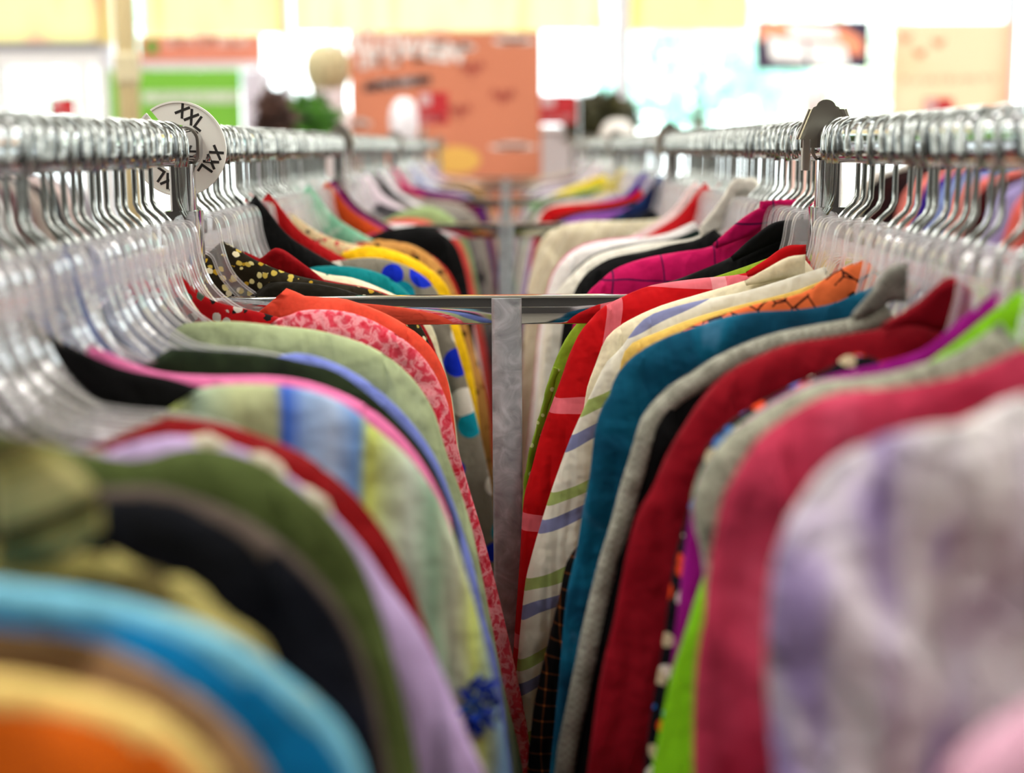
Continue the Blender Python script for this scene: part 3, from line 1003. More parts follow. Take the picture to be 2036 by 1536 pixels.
LT, RT = 1, -1
tl = lambda Y, *px: trace(LT, Y, px)
tr = lambda Y, *px: trace(RT, Y, px)
NECK = [(.012, .058), (.022, .070), (.050, .106), (.080, .127), (.120, .149), (.160, .164), (.198, .188), (.222, .228), (.236, .30), (.246, .42), (.256, .56)]
SCARLET = F('scarlet', 'plain', ['#b3121c'])

# --- left rail, from the lens towards the window
gm(LT, .415, tl(.415, (0, 1350), (150, 1375), (300, 1420), (400, 1500), (430, 1540)),
   F('orange_cream', 'edge', ['#d9761f', '#d9761f', '#e6cf8c'], .6), 'blouse', 'orange blouse with a cream yoke nearest the lens at bottom left', 'orange and cream blouse', 'blouse', trim=(F('cream_yoke', 'plain', ['#ecd28c']), 0.0, .5, .007))
gm(LT, .452, tl(.452, (0, 1250), (160, 1265), (280, 1315), (400, 1390), (480, 1460), (540, 1540)),
   F('brown_print', 'blotch', ['#2b2213', '#6b5638', '#a58a6a', '#3b3218'], 16), 'blouse', 'brown and beige mottled print blouse in front of the turquoise one', 'brown mottled blouse', 'blouse')
gm(LT, .49, tl(.49, (0, 1160), (130, 1175), (250, 1200), (430, 1262), (560, 1342), (680, 1460), (720, 1556)),
   F('turquoise', 'plain', ['#1490c4']), 'shirt', 'turquoise blue shirt with a pale piped shoulder at bottom left', 'turquoise shirt', trim=(F('aqua_lit_rim', 'plain', ['#8cc9dd']), 0.02, .9, .007))  # pale rim paints the overhead light along the shoulder
gm(LT, .545, tl(.545, (20, 1060), (210, 1110), (330, 1145), (400, 1185), (480, 1250), (580, 1350), (640, 1430), (690, 1560)),
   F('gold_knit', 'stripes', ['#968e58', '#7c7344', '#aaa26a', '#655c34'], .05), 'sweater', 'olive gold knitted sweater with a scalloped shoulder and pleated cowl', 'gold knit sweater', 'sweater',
   trim=(F('gold_scallop', 'heather', ['#a39a62', '#c2b97e'], 8), .05, .8, .006, .4),
   collar=(tl(.545, (10, 860), (90, 852), (170, 905), (222, 960)), tl(.545, (10, 1120), (90, 1110), (170, 1080), (222, 1040)), F('gold_pleat_shade', 'stripes', ['#c4be8c', '#aca670', '#5c5630', '#c4be8c'], .030, ang=18)))  # cowl is smooth: shade between pleats painted as dark stripes
gm(LT, .60, tl(.60, (215, 975), (300, 972), (400, 1000), (500, 1045), (600, 1120), (690, 1240), (740, 1380), (770, 1536)),
   F('ink_navy', 'blotch', ['#05070d', '#0a1220', '#10192c'], 14), 'blouse', 'black navy blouse with a grey taupe shoulder edge', 'black navy blouse', 'blouse', trim=(F('taupe', 'plain', ['#6a5f57']), .05, .9, .008))
gm(LT, .675, tl(.675, (270, 915), (340, 895), (400, 888), (480, 903), (560, 943), (640, 1008), (700, 1085), (745, 1180), (790, 1330), (835, 1536)),
   F('olive_green', 'plain', ['#616e40']), 'shirt', 'olive green shirt between the black navy and the lavender blouse', 'olive green shirt')
gm(LT, .725, tl(.725, (260, 880), (340, 865), (430, 878), (505, 901), (570, 938), (650, 1008), (720, 1085), (780, 1170), (850, 1270), (900, 1380), (940, 1480), (965, 1536)),
   F('lavender', 'plain', ['#c8b4d8']), 'blouse', 'lavender blouse with a white ruffled lace shoulder', 'lavender lace blouse', 'blouse', trim=(F('lace', 'heather', ['#a9a08c', '#e6e0d2'], 10), .02, .20, .006, .45))
gm(LT, .785, tl(.785, (330, 828), (420, 838), (500, 860), (600, 903), (700, 978), (760, 1048), (800, 1118), (835, 1210), (880, 1350)),
   F('deep_red', 'plain', ['#8f0410']), 'blouse', 'deep red velvety blouse below the pastel plaid shirt', 'deep red blouse', 'blouse', R=.02)
gm(LT, .885, tl(.885, (384, 822), (378, 795), (390, 774), (480, 763), (590, 770), (680, 800), (740, 845), (815, 910), (870, 990), (906, 1075), (944, 1200), (977, 1331), (1010, 1500)),
   F('pastel_plaid', 'bands', [(.10, '#cfd98a'), (.125, '#d3de84'), (.14, '#b9cdb8'), (.165, '#c9d0a6'), (.186, '#c4cba4'), (.192, '#3a74d6'), (.206, '#a9c2e4'),
                                     (.222, '#bccde4'), (.240, '#7fa6d8'), (.248, '#d2dc78'), (.262, '#cdd9b0'), (.276, '#d4dfcf'), (.290, '#9fbda4'), (.303, '#d8dfc6'), (.315, '#cfda84'), (.33, '#8fb0d0')]), 'shirt', 'pastel yellow green and blue plaid shirt on the left rail', 'pastel plaid shirt', fold=1.5)
gm(LT, 1.008, [(.010, .066), (.014, .084), (.022, .112), (.036, .142), (.07, .164), (.12, .176), (.17, .190), (.20, .215), (.22, .26), (.235, .34), (.25, .45), (.26, .6)],
   F('denim_blue', 'plain', ['#2f64a8']), 'shirt', 'mid blue shirt whose neck shows among the clear hangers at the left edge', 'mid blue shirt')
gm(LT, .942, tl(.942, (180, 685), (300, 735), (400, 746), (560, 749), (650, 769), (740, 814), (820, 889), (870, 969), (900, 1050)),
   F('candy_pink', 'plain', ['#f08fbe']), 'blouse', 'candy pink blouse behind the pastel plaid shirt', 'candy pink blouse', 'blouse')
gm(LT, .913, tl(.913, (52, 618), (86, 656), (172, 703), (240, 731), (330, 750), (385, 766), (450, 790)) + [(.16, .176), (.19, .192), (.215, .22), (.235, .27), (.25, .34), (.265, .45), (.275, .6)],
   F('jet_black', 'plain', ['#0c0b0d']), 'blouse', 'black wide necked blouse in front of the candy pink one', 'black wide necked blouse', 'blouse')
gm(LT, .988, tl(.988, (340, 692), (450, 698), (540, 706), (599, 719), (660, 734), (725, 776), (790, 835), (850, 907), (890, 990), (915, 1080)),
   F('dark_olive', 'heather', ['#1e2b1c', '#3a4a30'], 4), 'shirt', 'very dark olive shirt between the candy pink and the periwinkle blouse', 'very dark olive shirt')
gm(LT, 1.045, tl(1.045, (430, 722), (520, 715), (600, 702), (700, 738), (790, 808), (860, 898), (905, 1008), (940, 1118), (965, 1230), (985, 1300), (1010, 1450)),
   F('periwinkle', 'plain', ['#8f9cdc']), 'blouse', 'periwinkle blue blouse below the sage green shirt', 'periwinkle blouse', 'blouse')
gm(LT, 1.165, tl(1.165, (352, 705), (344, 672), (350, 648), (450, 638), (560, 648), (640, 658), (740, 690), (810, 740), (860, 810), (885, 890), (930, 1020), (960, 1150), (1000, 1350), (1040, 1536)),
   F('sage_green', 'blotch', ['#b0bb94', '#bac5a0', '#c4cdb0'], 9), 'shirt', 'sage green shirt right in front of the coral and pink pair', 'sage green shirt')
gm(LT, 1.212, [(.012, .121), (.030, .137), (.050, .148), (.090, .157), (.13, .162), (.17, .172), (.20, .195), (.22, .235), (.235, .30), (.25, .42), (.26, .6)],
   F('soft_black', 'plain', ['#0d0c0e']), 'blouse', 'soft black blouse, a dark sliver under clear hangers above the sage green shirt', 'soft black blouse', 'blouse')
gm(LT, 1.265, tl(1.265, (560, 672), (548, 648), (554, 632), (574, 627), (604, 616), (700, 622), (790, 665), (850, 720), (890, 800), (905, 870), (930, 960), (965, 1080), (1000, 1220), (1040, 1400), (1058, 1536)),
   F('pink_crackle', 'blotch', ['#d32c44', '#e0586c', '#f0a8b0', '#e2667a'], 130), 'blouse', 'crackled pink and red blouse just in front of the coral one', 'crackled pink blouse', 'blouse', fold=1.2)
gm(LT, 1.300, [(.020, .112), (.034, .127), (.052, .139), (.090, .1485), (.12, .157), (.16, .167), (.19, .185), (.215, .225), (.23, .30), (.245, .42), (.255, .6)],
   F('red_rose_print', 'floral', ['#b3151f', '#1a1c1a', '#c9c4bb', '#b3151f', '#5a6a5c'], 95, w=.42), 'blouse', 'red blouse with a black and white print left of the coral one', 'red printed blouse', 'blouse')
gm(LT, 1.335, tl(1.335, (556, 628), (551, 600), (560, 580), (577, 571), (596, 586), (640, 590), (690, 595), (780, 630), (850, 680), (885, 740), (900, 810), (910, 900)),
   F('coral', 'plain', ['#ee6a52']), 'blouse', 'coral orange blouse touching the front chrome crossbar', 'coral blouse', 'blouse')
gm(LT, 1.475, [(.075, .138), (.11, .139), (.15, .146), (.19, .163), (.22, .19), (.24, .225), (.25, .28), (.262, .36), (.272, .45), (.28, .56)],
   F('black_olive', 'plain', ['#26210f']), 'shirt', 'black olive shirt just behind the front crossbar', 'black olive shirt')
gm(LT, 1.52, [(.018, .098), (.035, .108), (.055, .120), (.09, .134), (.13, .143), (.17, .150), (.205, .165), (.23, .195), (.245, .24), (.26, .33), (.27, .45), (.28, .6)],
   F('brown_floral', 'floral', ['#3a3322', '#d9c46a', '#e9e0a8', '#c7a83c', '#efe7c8'], 105, w=.34), 'blouse', 'dark brown blouse with a small yellow floral print behind the size divider', 'yellow floral blouse', 'blouse')
gm(LT, 1.57, [(.030, .112), (.055, .124), (.09, .138), (.13, .147), (.17, .155), (.205, .170), (.23, .20), (.245, .24), (.255, .32), (.265, .45), (.275, .6)],
   F('crimson_red', 'plain', ['#a3101f']), 'shirt', 'crimson red shirt with one pointed collar tip standing up, left rail', 'pointed collar red shirt',
   collar=(tl(1.555, (520, 512), (552, 492), (600, 522), (665, 574)), tl(1.555, (500, 522), (560, 545), (610, 557), (662, 580))))
gm(LT, 1.625, tl(1.625, (600, 528), (650, 545), (700, 552), (760, 574), (820, 605), (860, 650), (880, 720), (900, 800)),
   F('cream_speck', 'floral', ['#e9e4c8', '#3f8a6a', '#e9e4c8', '#e0d8b0'], 130, w=.22), 'blouse', 'cream blouse with tiny green specks behind the front crossbar', 'cream specked blouse', 'blouse')
gm(LT, 1.72, tl(1.72, (600, 540), (625, 530), (700, 530), (760, 545), (810, 580), (850, 640)),
   F('teal_green', 'plain', ['#0f9296']), 'blouse', 'plain teal blouse in front of the dotted grey one', 'plain teal blouse', 'blouse')
gm(LT, 1.763, NECK, F('black_turtle', 'plain', ['#0b0d0c']), 'sweater', 'black high necked sweater close to the size divider', 'black high necked sweater', 'sweater')
gm(LT, 1.81, tl(1.81, (640, 525), (660, 520), (740, 512), (800, 525), (850, 555), (880, 600), (905, 680), (940, 800), (975, 960)),
   F('dotted_grey', 'dots', ['#948f82', '#14938a', '#1c3fc4', '#14938a', '#dcd8cc', '#179fb0'], 24, w=.44), 'blouse', 'grey blouse with big teal and blue dots', 'dotted grey blouse', 'blouse')
gm(LT, 1.862, NECK, F('red_turtle', 'plain', ['#b01218']), 'sweater', 'red high necked sweater sloping behind the black high neck', 'red high necked sweater', 'sweater')
gm(LT, 1.925, tl(1.925, (680, 524), (677, 504), (692, 498), (730, 489), (790, 500), (850, 530), (890, 570), (905, 620), (940, 740)),
   F('bright_yellow', 'plain', ['#f4cd1e']), 'blouse', 'bright yellow blouse on the left rail', 'bright yellow blouse', 'blouse')
gm(LT, 1.985, [(.02, .088), (.04, .104), (.065, .120), (.095, .131), (.13, .14)] + [(u * .96, d + .01) for u, d in BASE[3:]],
   F('pink_floral', 'floral', ['#d9c8a4', '#c9565a', '#3a2a22', '#e49a94', '#e8dcc0'], 110, w=.34), 'blouse', 'beige blouse with a small pink floral print above the crimson collar tip', 'pink floral blouse', 'blouse')
gm(LT, 2.04, scaled(LOWN, .95, .008), F('pearl', 'plain', ['#e6e2dd']), 'blouse', 'pearl white blouse between the pink floral and the leopard one', 'pearl white blouse', 'blouse')
gm(LT, 2.105, tl(2.105, (750, 475), (820, 487), (870, 520), (900, 565), (930, 650), (965, 780)),
   F('leopard', 'floral', ['#c79a5c', '#1c120a', '#2d1c10', '#8a5a28', '#0f0a06'], 60, w=.26), 'blouse', 'tan and black leopard spotted blouse', 'leopard blouse', 'blouse')
gm(LT, 2.17, scaled(LOWN, .97, .004), F('brick_red', 'plain', ['#b83226']), 'shirt', 'brick red shirt behind the leopard blouse', 'brick red shirt')
gm(LT, 2.24, NECK, F('mint_print', 'blotch', ['#cfe6d6', '#8ac0a4', '#f0f2ea'], 20), 'blouse', 'pale mint patterned blouse near the second upright, left rail', 'pale mint blouse', 'blouse')
gm(LT, 2.35, tl(2.35, (770, 455), (850, 450), (900, 480), (922, 530), (935, 600)),
   F('black_crepe', 'plain', ['#0a0a0b']), 'blouse', 'black blouse ending against the second crossbar', 'black crepe blouse', 'blouse')
gm(LT, 2.42, scaled(LOWN, .93, .004), F('rose', 'plain', ['#c8405e']), 'shirt', 'rose pink shirt behind the black crepe blouse', 'rose pink shirt')
gm(LT, 2.48, NECK, F('rust', 'plain', ['#c65a22']), 'sweater', 'rust orange high necked sweater in front of the second upright', 'rust orange sweater', 'sweater')
gm(LT, 2.545, NECK, F('magenta_purple', 'plain', ['#8a1f78']), 'sweater', 'magenta purple high necked sweater behind the rust one', 'magenta purple sweater', 'sweater')
gm(LT, 2.61, NECK, F('maroon', 'plain', ['#5c0d14']), 'sweater', 'maroon high necked sweater behind the magenta purple one', 'maroon sweater', 'sweater')
gm(LT, 2.69, scaled(LOWN, .92, .006), F('chalk', 'plain', ['#efeeee']), 'blouse', 'chalk white blouse at the second crossbar, left rail', 'chalk white blouse', 'blouse')
gm(LT, 2.85, scaled(LOWN, .95, .004), F('salmon', 'plain', ['#e2605a']), 'blouse', 'salmon red blouse behind the second crossbar', 'salmon blouse', 'blouse')
gm(LT, 2.95, tl(2.95, (800, 420), (850, 410), (890, 425), (920, 460), (940, 520), (955, 600)),
   F('far_sage', 'plain', ['#a9bd8c']), 'shirt', 'pale sage shirt behind the second crossbar, left rail', 'pale sage shirt')
for Y, P, mat, kind, lab, short in (
    (3.06, scaled(BASE, .97), F('charcoal', 'heather', ['#3d3b40', '#77737a'], 8), 'sweater', 'charcoal grey sweater behind the pale sage shirt', 'charcoal sweater'),
    (3.18, NECK, F('white_pink', 'plain', ['#f3e6ee']), 'blouse', 'pinkish white blouse, bright among the hangers above the second crossbar', 'pinkish white blouse'),
    (3.30, scaled(BASE, 1.0), F('grey_print', 'floral', ['#8f8a84', '#3a3836', '#cfc8c0', '#b06a72'], 22, w=.3), 'blouse', 'grey blouse with a dark and rose print, left rail far half', 'grey print blouse'),
    (3.42, NECK, F('black_far', 'plain', ['#141517']), 'shirt', 'black shirt behind the grey print blouse', 'far black shirt'),
    (3.55, NECK, F('white_far', 'plain', ['#f4f0f4']), 'blouse', 'clean white blouse with bright shoulders, left rail far half', 'clean white blouse'),
    (3.70, scaled(BASE, 1.02), F('taupe_far', 'heather', ['#8b857c', '#b1aba2'], 5), 'sweater', 'taupe sweater before the third crossbar, left rail', 'taupe sweater'),
    (3.86, scaled(BASE, 1.0), F('wine', 'plain', ['#6d1a33']), 'shirt', 'wine red shirt before the third crossbar, left rail', 'wine red shirt'),
    (4.00, NECK, F('hot_pink', 'plain', ['#d63f7d']), 'shirt', 'hot pink shirt far along the left rail', 'hot pink shirt'),
    (4.25, scaled(BASE, 1.02), F('plum', 'plain', ['#7d1f6e']), 'shirt', 'plum shirt in front of the violet blue one, left rail', 'plum shirt'),
    (4.40, scaled(BASE, 1.03), F('violet_blue', 'plain', ['#4a3fa0']), 'shirt', 'violet blue shirt far along the left rail', 'violet blue shirt'),
    (4.58, scaled(BASE, .98), F('linen', 'plain', ['#e0d6c6']), 'blouse', 'linen coloured blouse behind the violet blue shirt', 'linen blouse'),
    (4.76, NECK, F('pale_blue', 'plain', ['#c4cfee']), 'shirt', 'pale blue shirt far along the left rail', 'pale blue shirt'),
    (4.95, scaled(BASE, 1.0), F('dark_green_far', 'plain', ['#1f3a34']), 'shirt', 'dark green shirt far along the left rail', 'dark green shirt'),
    (5.14, NECK, F('white_far2', 'plain', ['#eeeaea']), 'blouse', 'off white blouse behind the dark green shirt', 'far off white blouse'),
    (5.36, scaled(BASE, 1.0), F('tan_far', 'plain', ['#c79f6a']), 'shirt', 'tan shirt near the far end of the left rail', 'tan shirt'),
    (5.64, NECK, F('lilac_far', 'plain', ['#cfc0e0']), 'blouse', 'lilac blouse near the far end of the left rail', 'far lilac blouse'),
    (5.90, scaled(BASE, .98), F('grey_far', 'plain', ['#8d8a8c']), 'shirt', 'mid grey shirt last but one on the left rail', 'mid grey shirt'),
    (6.20, scaled(BASE, .98), F('peach_far', 'plain', ['#e8c2a8']), 'blouse', 'peach blouse last on the left rail', 'peach blouse')):
    gm(LT, Y, P, mat, kind, lab, short, kind, fine=.016)

# --- right rail
gm(RT, .395, tr(.395, (2036, 1410), (1950, 1470), (1880, 1536)), F('baby_pink', 'plain', ['#dfb6c8']), 'blouse', 'baby pink blouse at the bottom right corner nearest the lens', 'baby pink blouse', 'blouse')
gm(RT, .555, tr(.555, (2036, 787), (1964, 811), (1905, 834), (1847, 836), (1769, 856), (1710, 889), (1651, 936), (1600, 1000), (1569, 1036), (1544, 1082), (1532, 1132), (1530, 1231), (1533, 1335), (1536, 1536)),
   F('lilac_white', 'blotch', ['#766a72', '#a796bf', '#d6cfd6', '#e2dedc', '#c4b8d6'], 10, wr=.9, ang=32, st=(1.8, 1, .7)), 'blouse', 'puffy lilac and white crinkled blouse at right', 'lilac crinkled blouse', 'blouse', fold=3.0, T=.020, crinkle=.011)  # shade of the folds painted into the darkest grey blotches
gm(RT, .735, tr(.735, (2036, 690), (1964, 725), (1886, 752), (1769, 772), (1691, 776), (1632, 791), (1573, 823), (1519, 862), (1487, 897), (1456, 950), (1437, 991), (1420, 1066), (1399, 1190), (1383, 1314), (1374, 1536)),
   F('raspberry', 'blotch', ['#b03250', '#c04a66', '#ca5e78'], 14), 'shirt', 'raspberry pink shirt behind the lilac crinkled blouse', 'raspberry shirt', fold=4.5)
gm(RT, .80, tr(.80, (1990, 640), (1900, 700), (1839, 721), (1769, 740), (1690, 752), (1632, 756), (1593, 772), (1519, 811), (1456, 854), (1417, 897), (1386, 950), (1377, 983), (1377, 1036), (1395, 1100), (1400, 1200)),
   F('grey_tweed', 'heather', ['#5e6158', '#b9bbaa', '#8f9286'], 12), 'sweater', 'grey flecked knit sweater behind the raspberry shirt', 'grey flecked sweater', 'sweater', R=.018)
gm(RT, .842, [(.014, .086), (.036, .104), (.055, .120), (.075, .134), (.11, .150), (.15, .168), (.178, .199), (.190, .234), (.203, .269), (.211, .298), (.219, .326), (.226, .363), (.232, .40)],
   F('lime', 'plain', ['#93d028']), 'shirt', 'lime green shirt with its neck at the right edge', 'lime green shirt')
gm(RT, .885, [(.012, .090), (.037, .110), (.058, .128), (.082, .136), (.131, .149), (.169, .172), (.191, .195), (.200, .214), (.207, .261), (.211, .30)],
   F('purple', 'plain', ['#a3158f']), 'shirt', 'vivid purple shirt beside the crimson collar', 'vivid purple shirt')
gm(RT, .922, [(.071, .143), (.084, .137), (.096, .136), (.108, .145), (.141, .161), (.174, .181), (.190, .201), (.199, .235), (.209, .277), (.216, .333), (.226, .405)],
   F('multi_floral', 'floral', ['#14141f', '#e85a1c', '#e9e2d6', '#2a7fc0', '#e85a1c', '#cfc2a4'], 75, w=.42), 'blouse', 'black blouse with an orange white and blue floral print', 'multicoloured floral blouse', 'blouse')
gm(RT, .965, tr(.965, (1860, 645), (1788, 647), (1730, 657), (1652, 670), (1573, 682), (1519, 702), (1456, 733), (1417, 764), (1386, 803), (1351, 858), (1323, 905), (1300, 960), (1266, 1021), (1238, 1140), (1217, 1244), (1196, 1331), (1172, 1488)),
   F('crimson', 'plain', ['#9b0f2b']), 'shirt', 'dark crimson shirt with a large pointed collar', 'dark crimson shirt',
   collar=(tr(.945, (1935, 575), (1890, 550), (1830, 600), (1755, 650)), tr(.945, (1935, 690), (1880, 665), (1820, 650), (1762, 658))))
gm(RT, 1.045, tr(1.045, (1750, 600), (1690, 630), (1613, 645), (1534, 662), (1476, 682), (1417, 709), (1370, 741), (1331, 765), (1294, 800), (1272, 832), (1255, 890), (1233, 962), (1215, 1033), (1203, 1070), (1179, 1157), (1154, 1262), (1130, 1384), (1109, 1488)),
   F('black_knit', 'plain', ['#0d0e11']), 'cardigan', 'black cardigan edged with a woven grey band', 'grey edged black cardigan', 'cardigan',
   trim=(F('woven_grey', 'heather', ['#a7a89a', '#c3c3b6'], 6, weave=330), .0, .97, .0080, 0, -.012),
   collar=(tr(1.03, (1800, 520), (1760, 530), (1730, 575), (1690, 625)), tr(1.03, (1800, 600), (1765, 600), (1730, 625), (1695, 636)), F('woven_grey_collar', 'heather', ['#8e8f86', '#b3b3aa'], 6, weave=330)))
gm(RT, 1.135, tr(1.135, (1757, 561), (1710, 580), (1652, 604), (1573, 616), (1495, 620), (1437, 631), (1378, 651), (1320, 672), (1258, 708), (1222, 750), (1212, 783), (1197, 808), (1183, 854), (1172, 944), (1158, 1016), (1147, 1087), (1127, 1174), (1115, 1300)),
   F('teal_plaid', 'blotch', ['#0a4056', '#0f5c76', '#14708a', '#6f98b4'], 13), 'shirt', 'teal blue shirt with faint lighter streaks beside the grey edged cardigan', 'teal blue shirt', fold=1.3)
gm(RT, 1.165, [(.05, .142), (.09, .152), (.13, .164), (.165, .184), (.19, .215), (.215, .262), (.235, .305)] + tr(1.165, (1132, 1105), (1112, 1180), (1088, 1280), (1062, 1400)),
   F('orange_grid', 'check', ['#130c0a', '#6e4422', '#b8743a'], .0125, w=.11), 'blouse', 'flared black blouse with a fine orange grid below the teal blue shirt', 'orange grid blouse', 'blouse', sleeves=False)
gm(RT, 1.195, tr(1.195, (1775, 505), (1720, 515), (1660, 540), (1600, 580), (1500, 605), (1420, 630), (1380, 645), (1320, 680), (1270, 720)),
   F('orange_marks', 'marks', ['#e8824f', '#4a1c10'], 62, w=.05), 'shirt', 'orange shirt with dark brown drawn marks', 'marked orange shirt')
gm(RT, 1.238, tr(1.238, (1690, 530), (1640, 555), (1573, 580), (1495, 600), (1417, 620), (1359, 639), (1300, 663), (1258, 680), (1240, 700), (1232, 736), (1226, 800), (1220, 900)),
   F('butter', 'plain', ['#dcc070']), 'shirt', 'butter yellow shirt between the orange and the striped ones', 'butter yellow shirt')
gm(RT, 1.280, tr(1.280, (1640, 530), (1554, 557), (1476, 580), (1378, 600), (1294, 625), (1268, 645), (1233, 693), (1204, 722), (1179, 772), (1133, 872), (1100, 962), (1072, 1051), (1058, 1100), (1044, 1160)),
   F('diagonal_stripe', 'stripes', ['#dcd9cb', '#dcd9cb', '#8a8eae', '#dcd9cb', '#a9b878', '#dcd9cb'], .062, ang=28), 'shirt', 'white shirt with diagonal grey blue and green stripes', 'diagonal striped shirt', fold=1.3)
gm(RT, 1.322, tr(1.322, (1600, 515), (1540, 535), (1479, 558), (1391, 584), (1312, 608), (1260, 631), (1221, 655), (1203, 675), (1187, 715), (1165, 780)),
   F('cream_cotton', 'plain', ['#e8dfc4']), 'shirt', 'cream cotton shirt directly in front of the red checked one', 'cream cotton shirt',
   collar=(tr(1.31, (1600, 505), (1565, 510), (1520, 535), (1480, 558)), tr(1.31, (1600, 560), (1560, 555), (1520, 562), (1484, 568))))
gm(RT, 1.372, tr(1.372, (1590, 490), (1560, 510), (1479, 543), (1391, 553), (1299, 566), (1260, 579), (1234, 592), (1198, 610), (1177, 631), (1156, 655), (1141, 683), (1130, 709), (1117, 748), (1100, 793), (1075, 862), (1058, 926), (1042, 985), (1034, 1100)),
   F('red_check', 'check', ['#c30f1c', '#da7a84', '#e3a0a6'], .105, w=.13), 'shirt', 'red shirt with wide pink window checks in front of the crossbar', 'red checked shirt',
   collar=(tr(1.36, (1600, 485), (1560, 488), (1520, 515), (1482, 540)), tr(1.36, (1600, 530), (1560, 530), (1520, 540), (1486, 550))))
gm(RT, 1.470, tr(1.47, (1560, 500), (1480, 530), (1400, 556), (1320, 575), (1240, 590), (1190, 612), (1150, 640), (1120, 680), (1095, 740), (1079, 800), (1060, 870), (1047, 922)),
   F('olive_lime', 'plain', ['#9db43a']), 'blouse', 'olive lime blouse with a dotted pale edge behind the red checked shirt', 'olive lime blouse', 'blouse',
   trim=(F('lime_dotted', 'dots', ['#9db43a', '#e9efb0'], 90, w=.3), .35, .95, .004, .3, -.012))
gm(RT, 1.545, tr(1.545, (1610, 445), (1540, 455), (1450, 512), (1390, 538), (1340, 557), (1280, 572), (1220, 615)),
   F('black_twill', 'plain', ['#0d0e10']), 'shirt', 'black collared shirt in front of the magenta one', 'black collared shirt',
   collar=(tr(1.53, (1615, 435), (1540, 440), (1495, 470), (1452, 510)), tr(1.53, (1615, 480), (1550, 480), (1500, 500), (1458, 520))))
gm(RT, 1.66, tr(1.66, (1500, 430), (1417, 488), (1352, 500), (1299, 509), (1260, 519), (1221, 535), (1193, 558), (1169, 581), (1140, 640)),
   F('magenta_check', 'check', ['#c4146a', '#5a1452', '#7a2a60'], .062, w=.03), 'shirt', 'magenta shirt with fine dark windowpane lines and upturned collar', 'magenta checked shirt',
   collar=(tr(1.645, (1612, 398), (1545, 398), (1480, 428), (1415, 486)), tr(1.645, (1612, 415), (1545, 440), (1490, 468), (1424, 494))))
gm(RT, 1.735, scaled(BASE, .90, .0), F('mauve_crush', 'blotch', ['#8e6d80', '#cdb8c2', '#e4d8dc'], 26), 'blouse', 'mauve and white crushed blouse behind the magenta shirt', 'mauve crushed blouse', 'blouse')
gm(RT, 1.81, tr(1.81, (1420, 455), (1385, 475), (1338, 485), (1286, 498), (1221, 511), (1187, 527), (1161, 548), (1141, 581), (1120, 640)),
   F('black_wool', 'heather', ['#08090a', '#141618'], 6), 'sweater', 'black wool sweater between the magenta and the ivory white ones', 'black wool sweater', 'sweater')
gm(RT, 1.95, tr(1.95, (1420, 440), (1383, 472), (1312, 480), (1234, 493), (1187, 506), (1156, 527), (1130, 553), (1107, 581), (1085, 640)),
   F('soft_white', 'plain', ['#e6e3d8']), 'jacket', 'soft white jacket with a tall pale standing collar', 'soft white jacket', 'jacket',
   collar=(tr(1.93, (1510, 372), (1462, 352), (1430, 400), (1390, 452)), tr(1.93, (1510, 430), (1460, 450), (1425, 462), (1394, 470))))
gm(RT, 2.03, scaled(BASE, .96, .001), F('pine', 'plain', ['#16302a']), 'shirt', 'dark pine green shirt, a thin line behind the soft white jacket', 'pine green shirt')
gm(RT, 2.13, tr(2.13, (1380, 440), (1320, 465), (1208, 478), (1161, 488), (1130, 506), (1104, 537), (1091, 571), (1075, 640)),
   F('ice_white', 'plain', ['#efecea']), 'blouse', 'ice white blouse edged with pink piping', 'pink edged white blouse', 'blouse', trim=(F('pink_piping', 'plain', ['#d8469a']), .1, .9, .005, 0, .012))
gm(RT, 2.22, NECK, F('red_far_neck', 'plain', ['#c8202a']), 'sweater', 'red high necked sweater in front of the ivory jacket, right rail', 'right rail red high neck', 'sweater')
gm(RT, 2.33, NECK, F('blush', 'plain', ['#e9d3d2']), 'blouse', 'blush pink blouse in front of the ivory jacket', 'blush blouse', 'blouse')
gm(RT, 2.50, tr(2.50, (1330, 425), (1312, 434), (1234, 439), (1169, 439), (1125, 446), (1091, 462), (1070, 488), (1057, 532), (1047, 579), (1038, 700)),
   F('ivory_rib', 'stripes', ['#e2dcc4', '#d9d2b8', '#e4dfca', '#d2caae'], .022, ang=60), 'jacket', 'ivory ribbed jacket with a broad shoulder at the second crossbar', 'ivory ribbed jacket', 'jacket')
gm(RT, 2.64, scaled(BASE, .99), F('ink', 'plain', ['#10121f']), 'shirt', 'ink blue black shirt behind the ivory ribbed jacket', 'ink shirt')
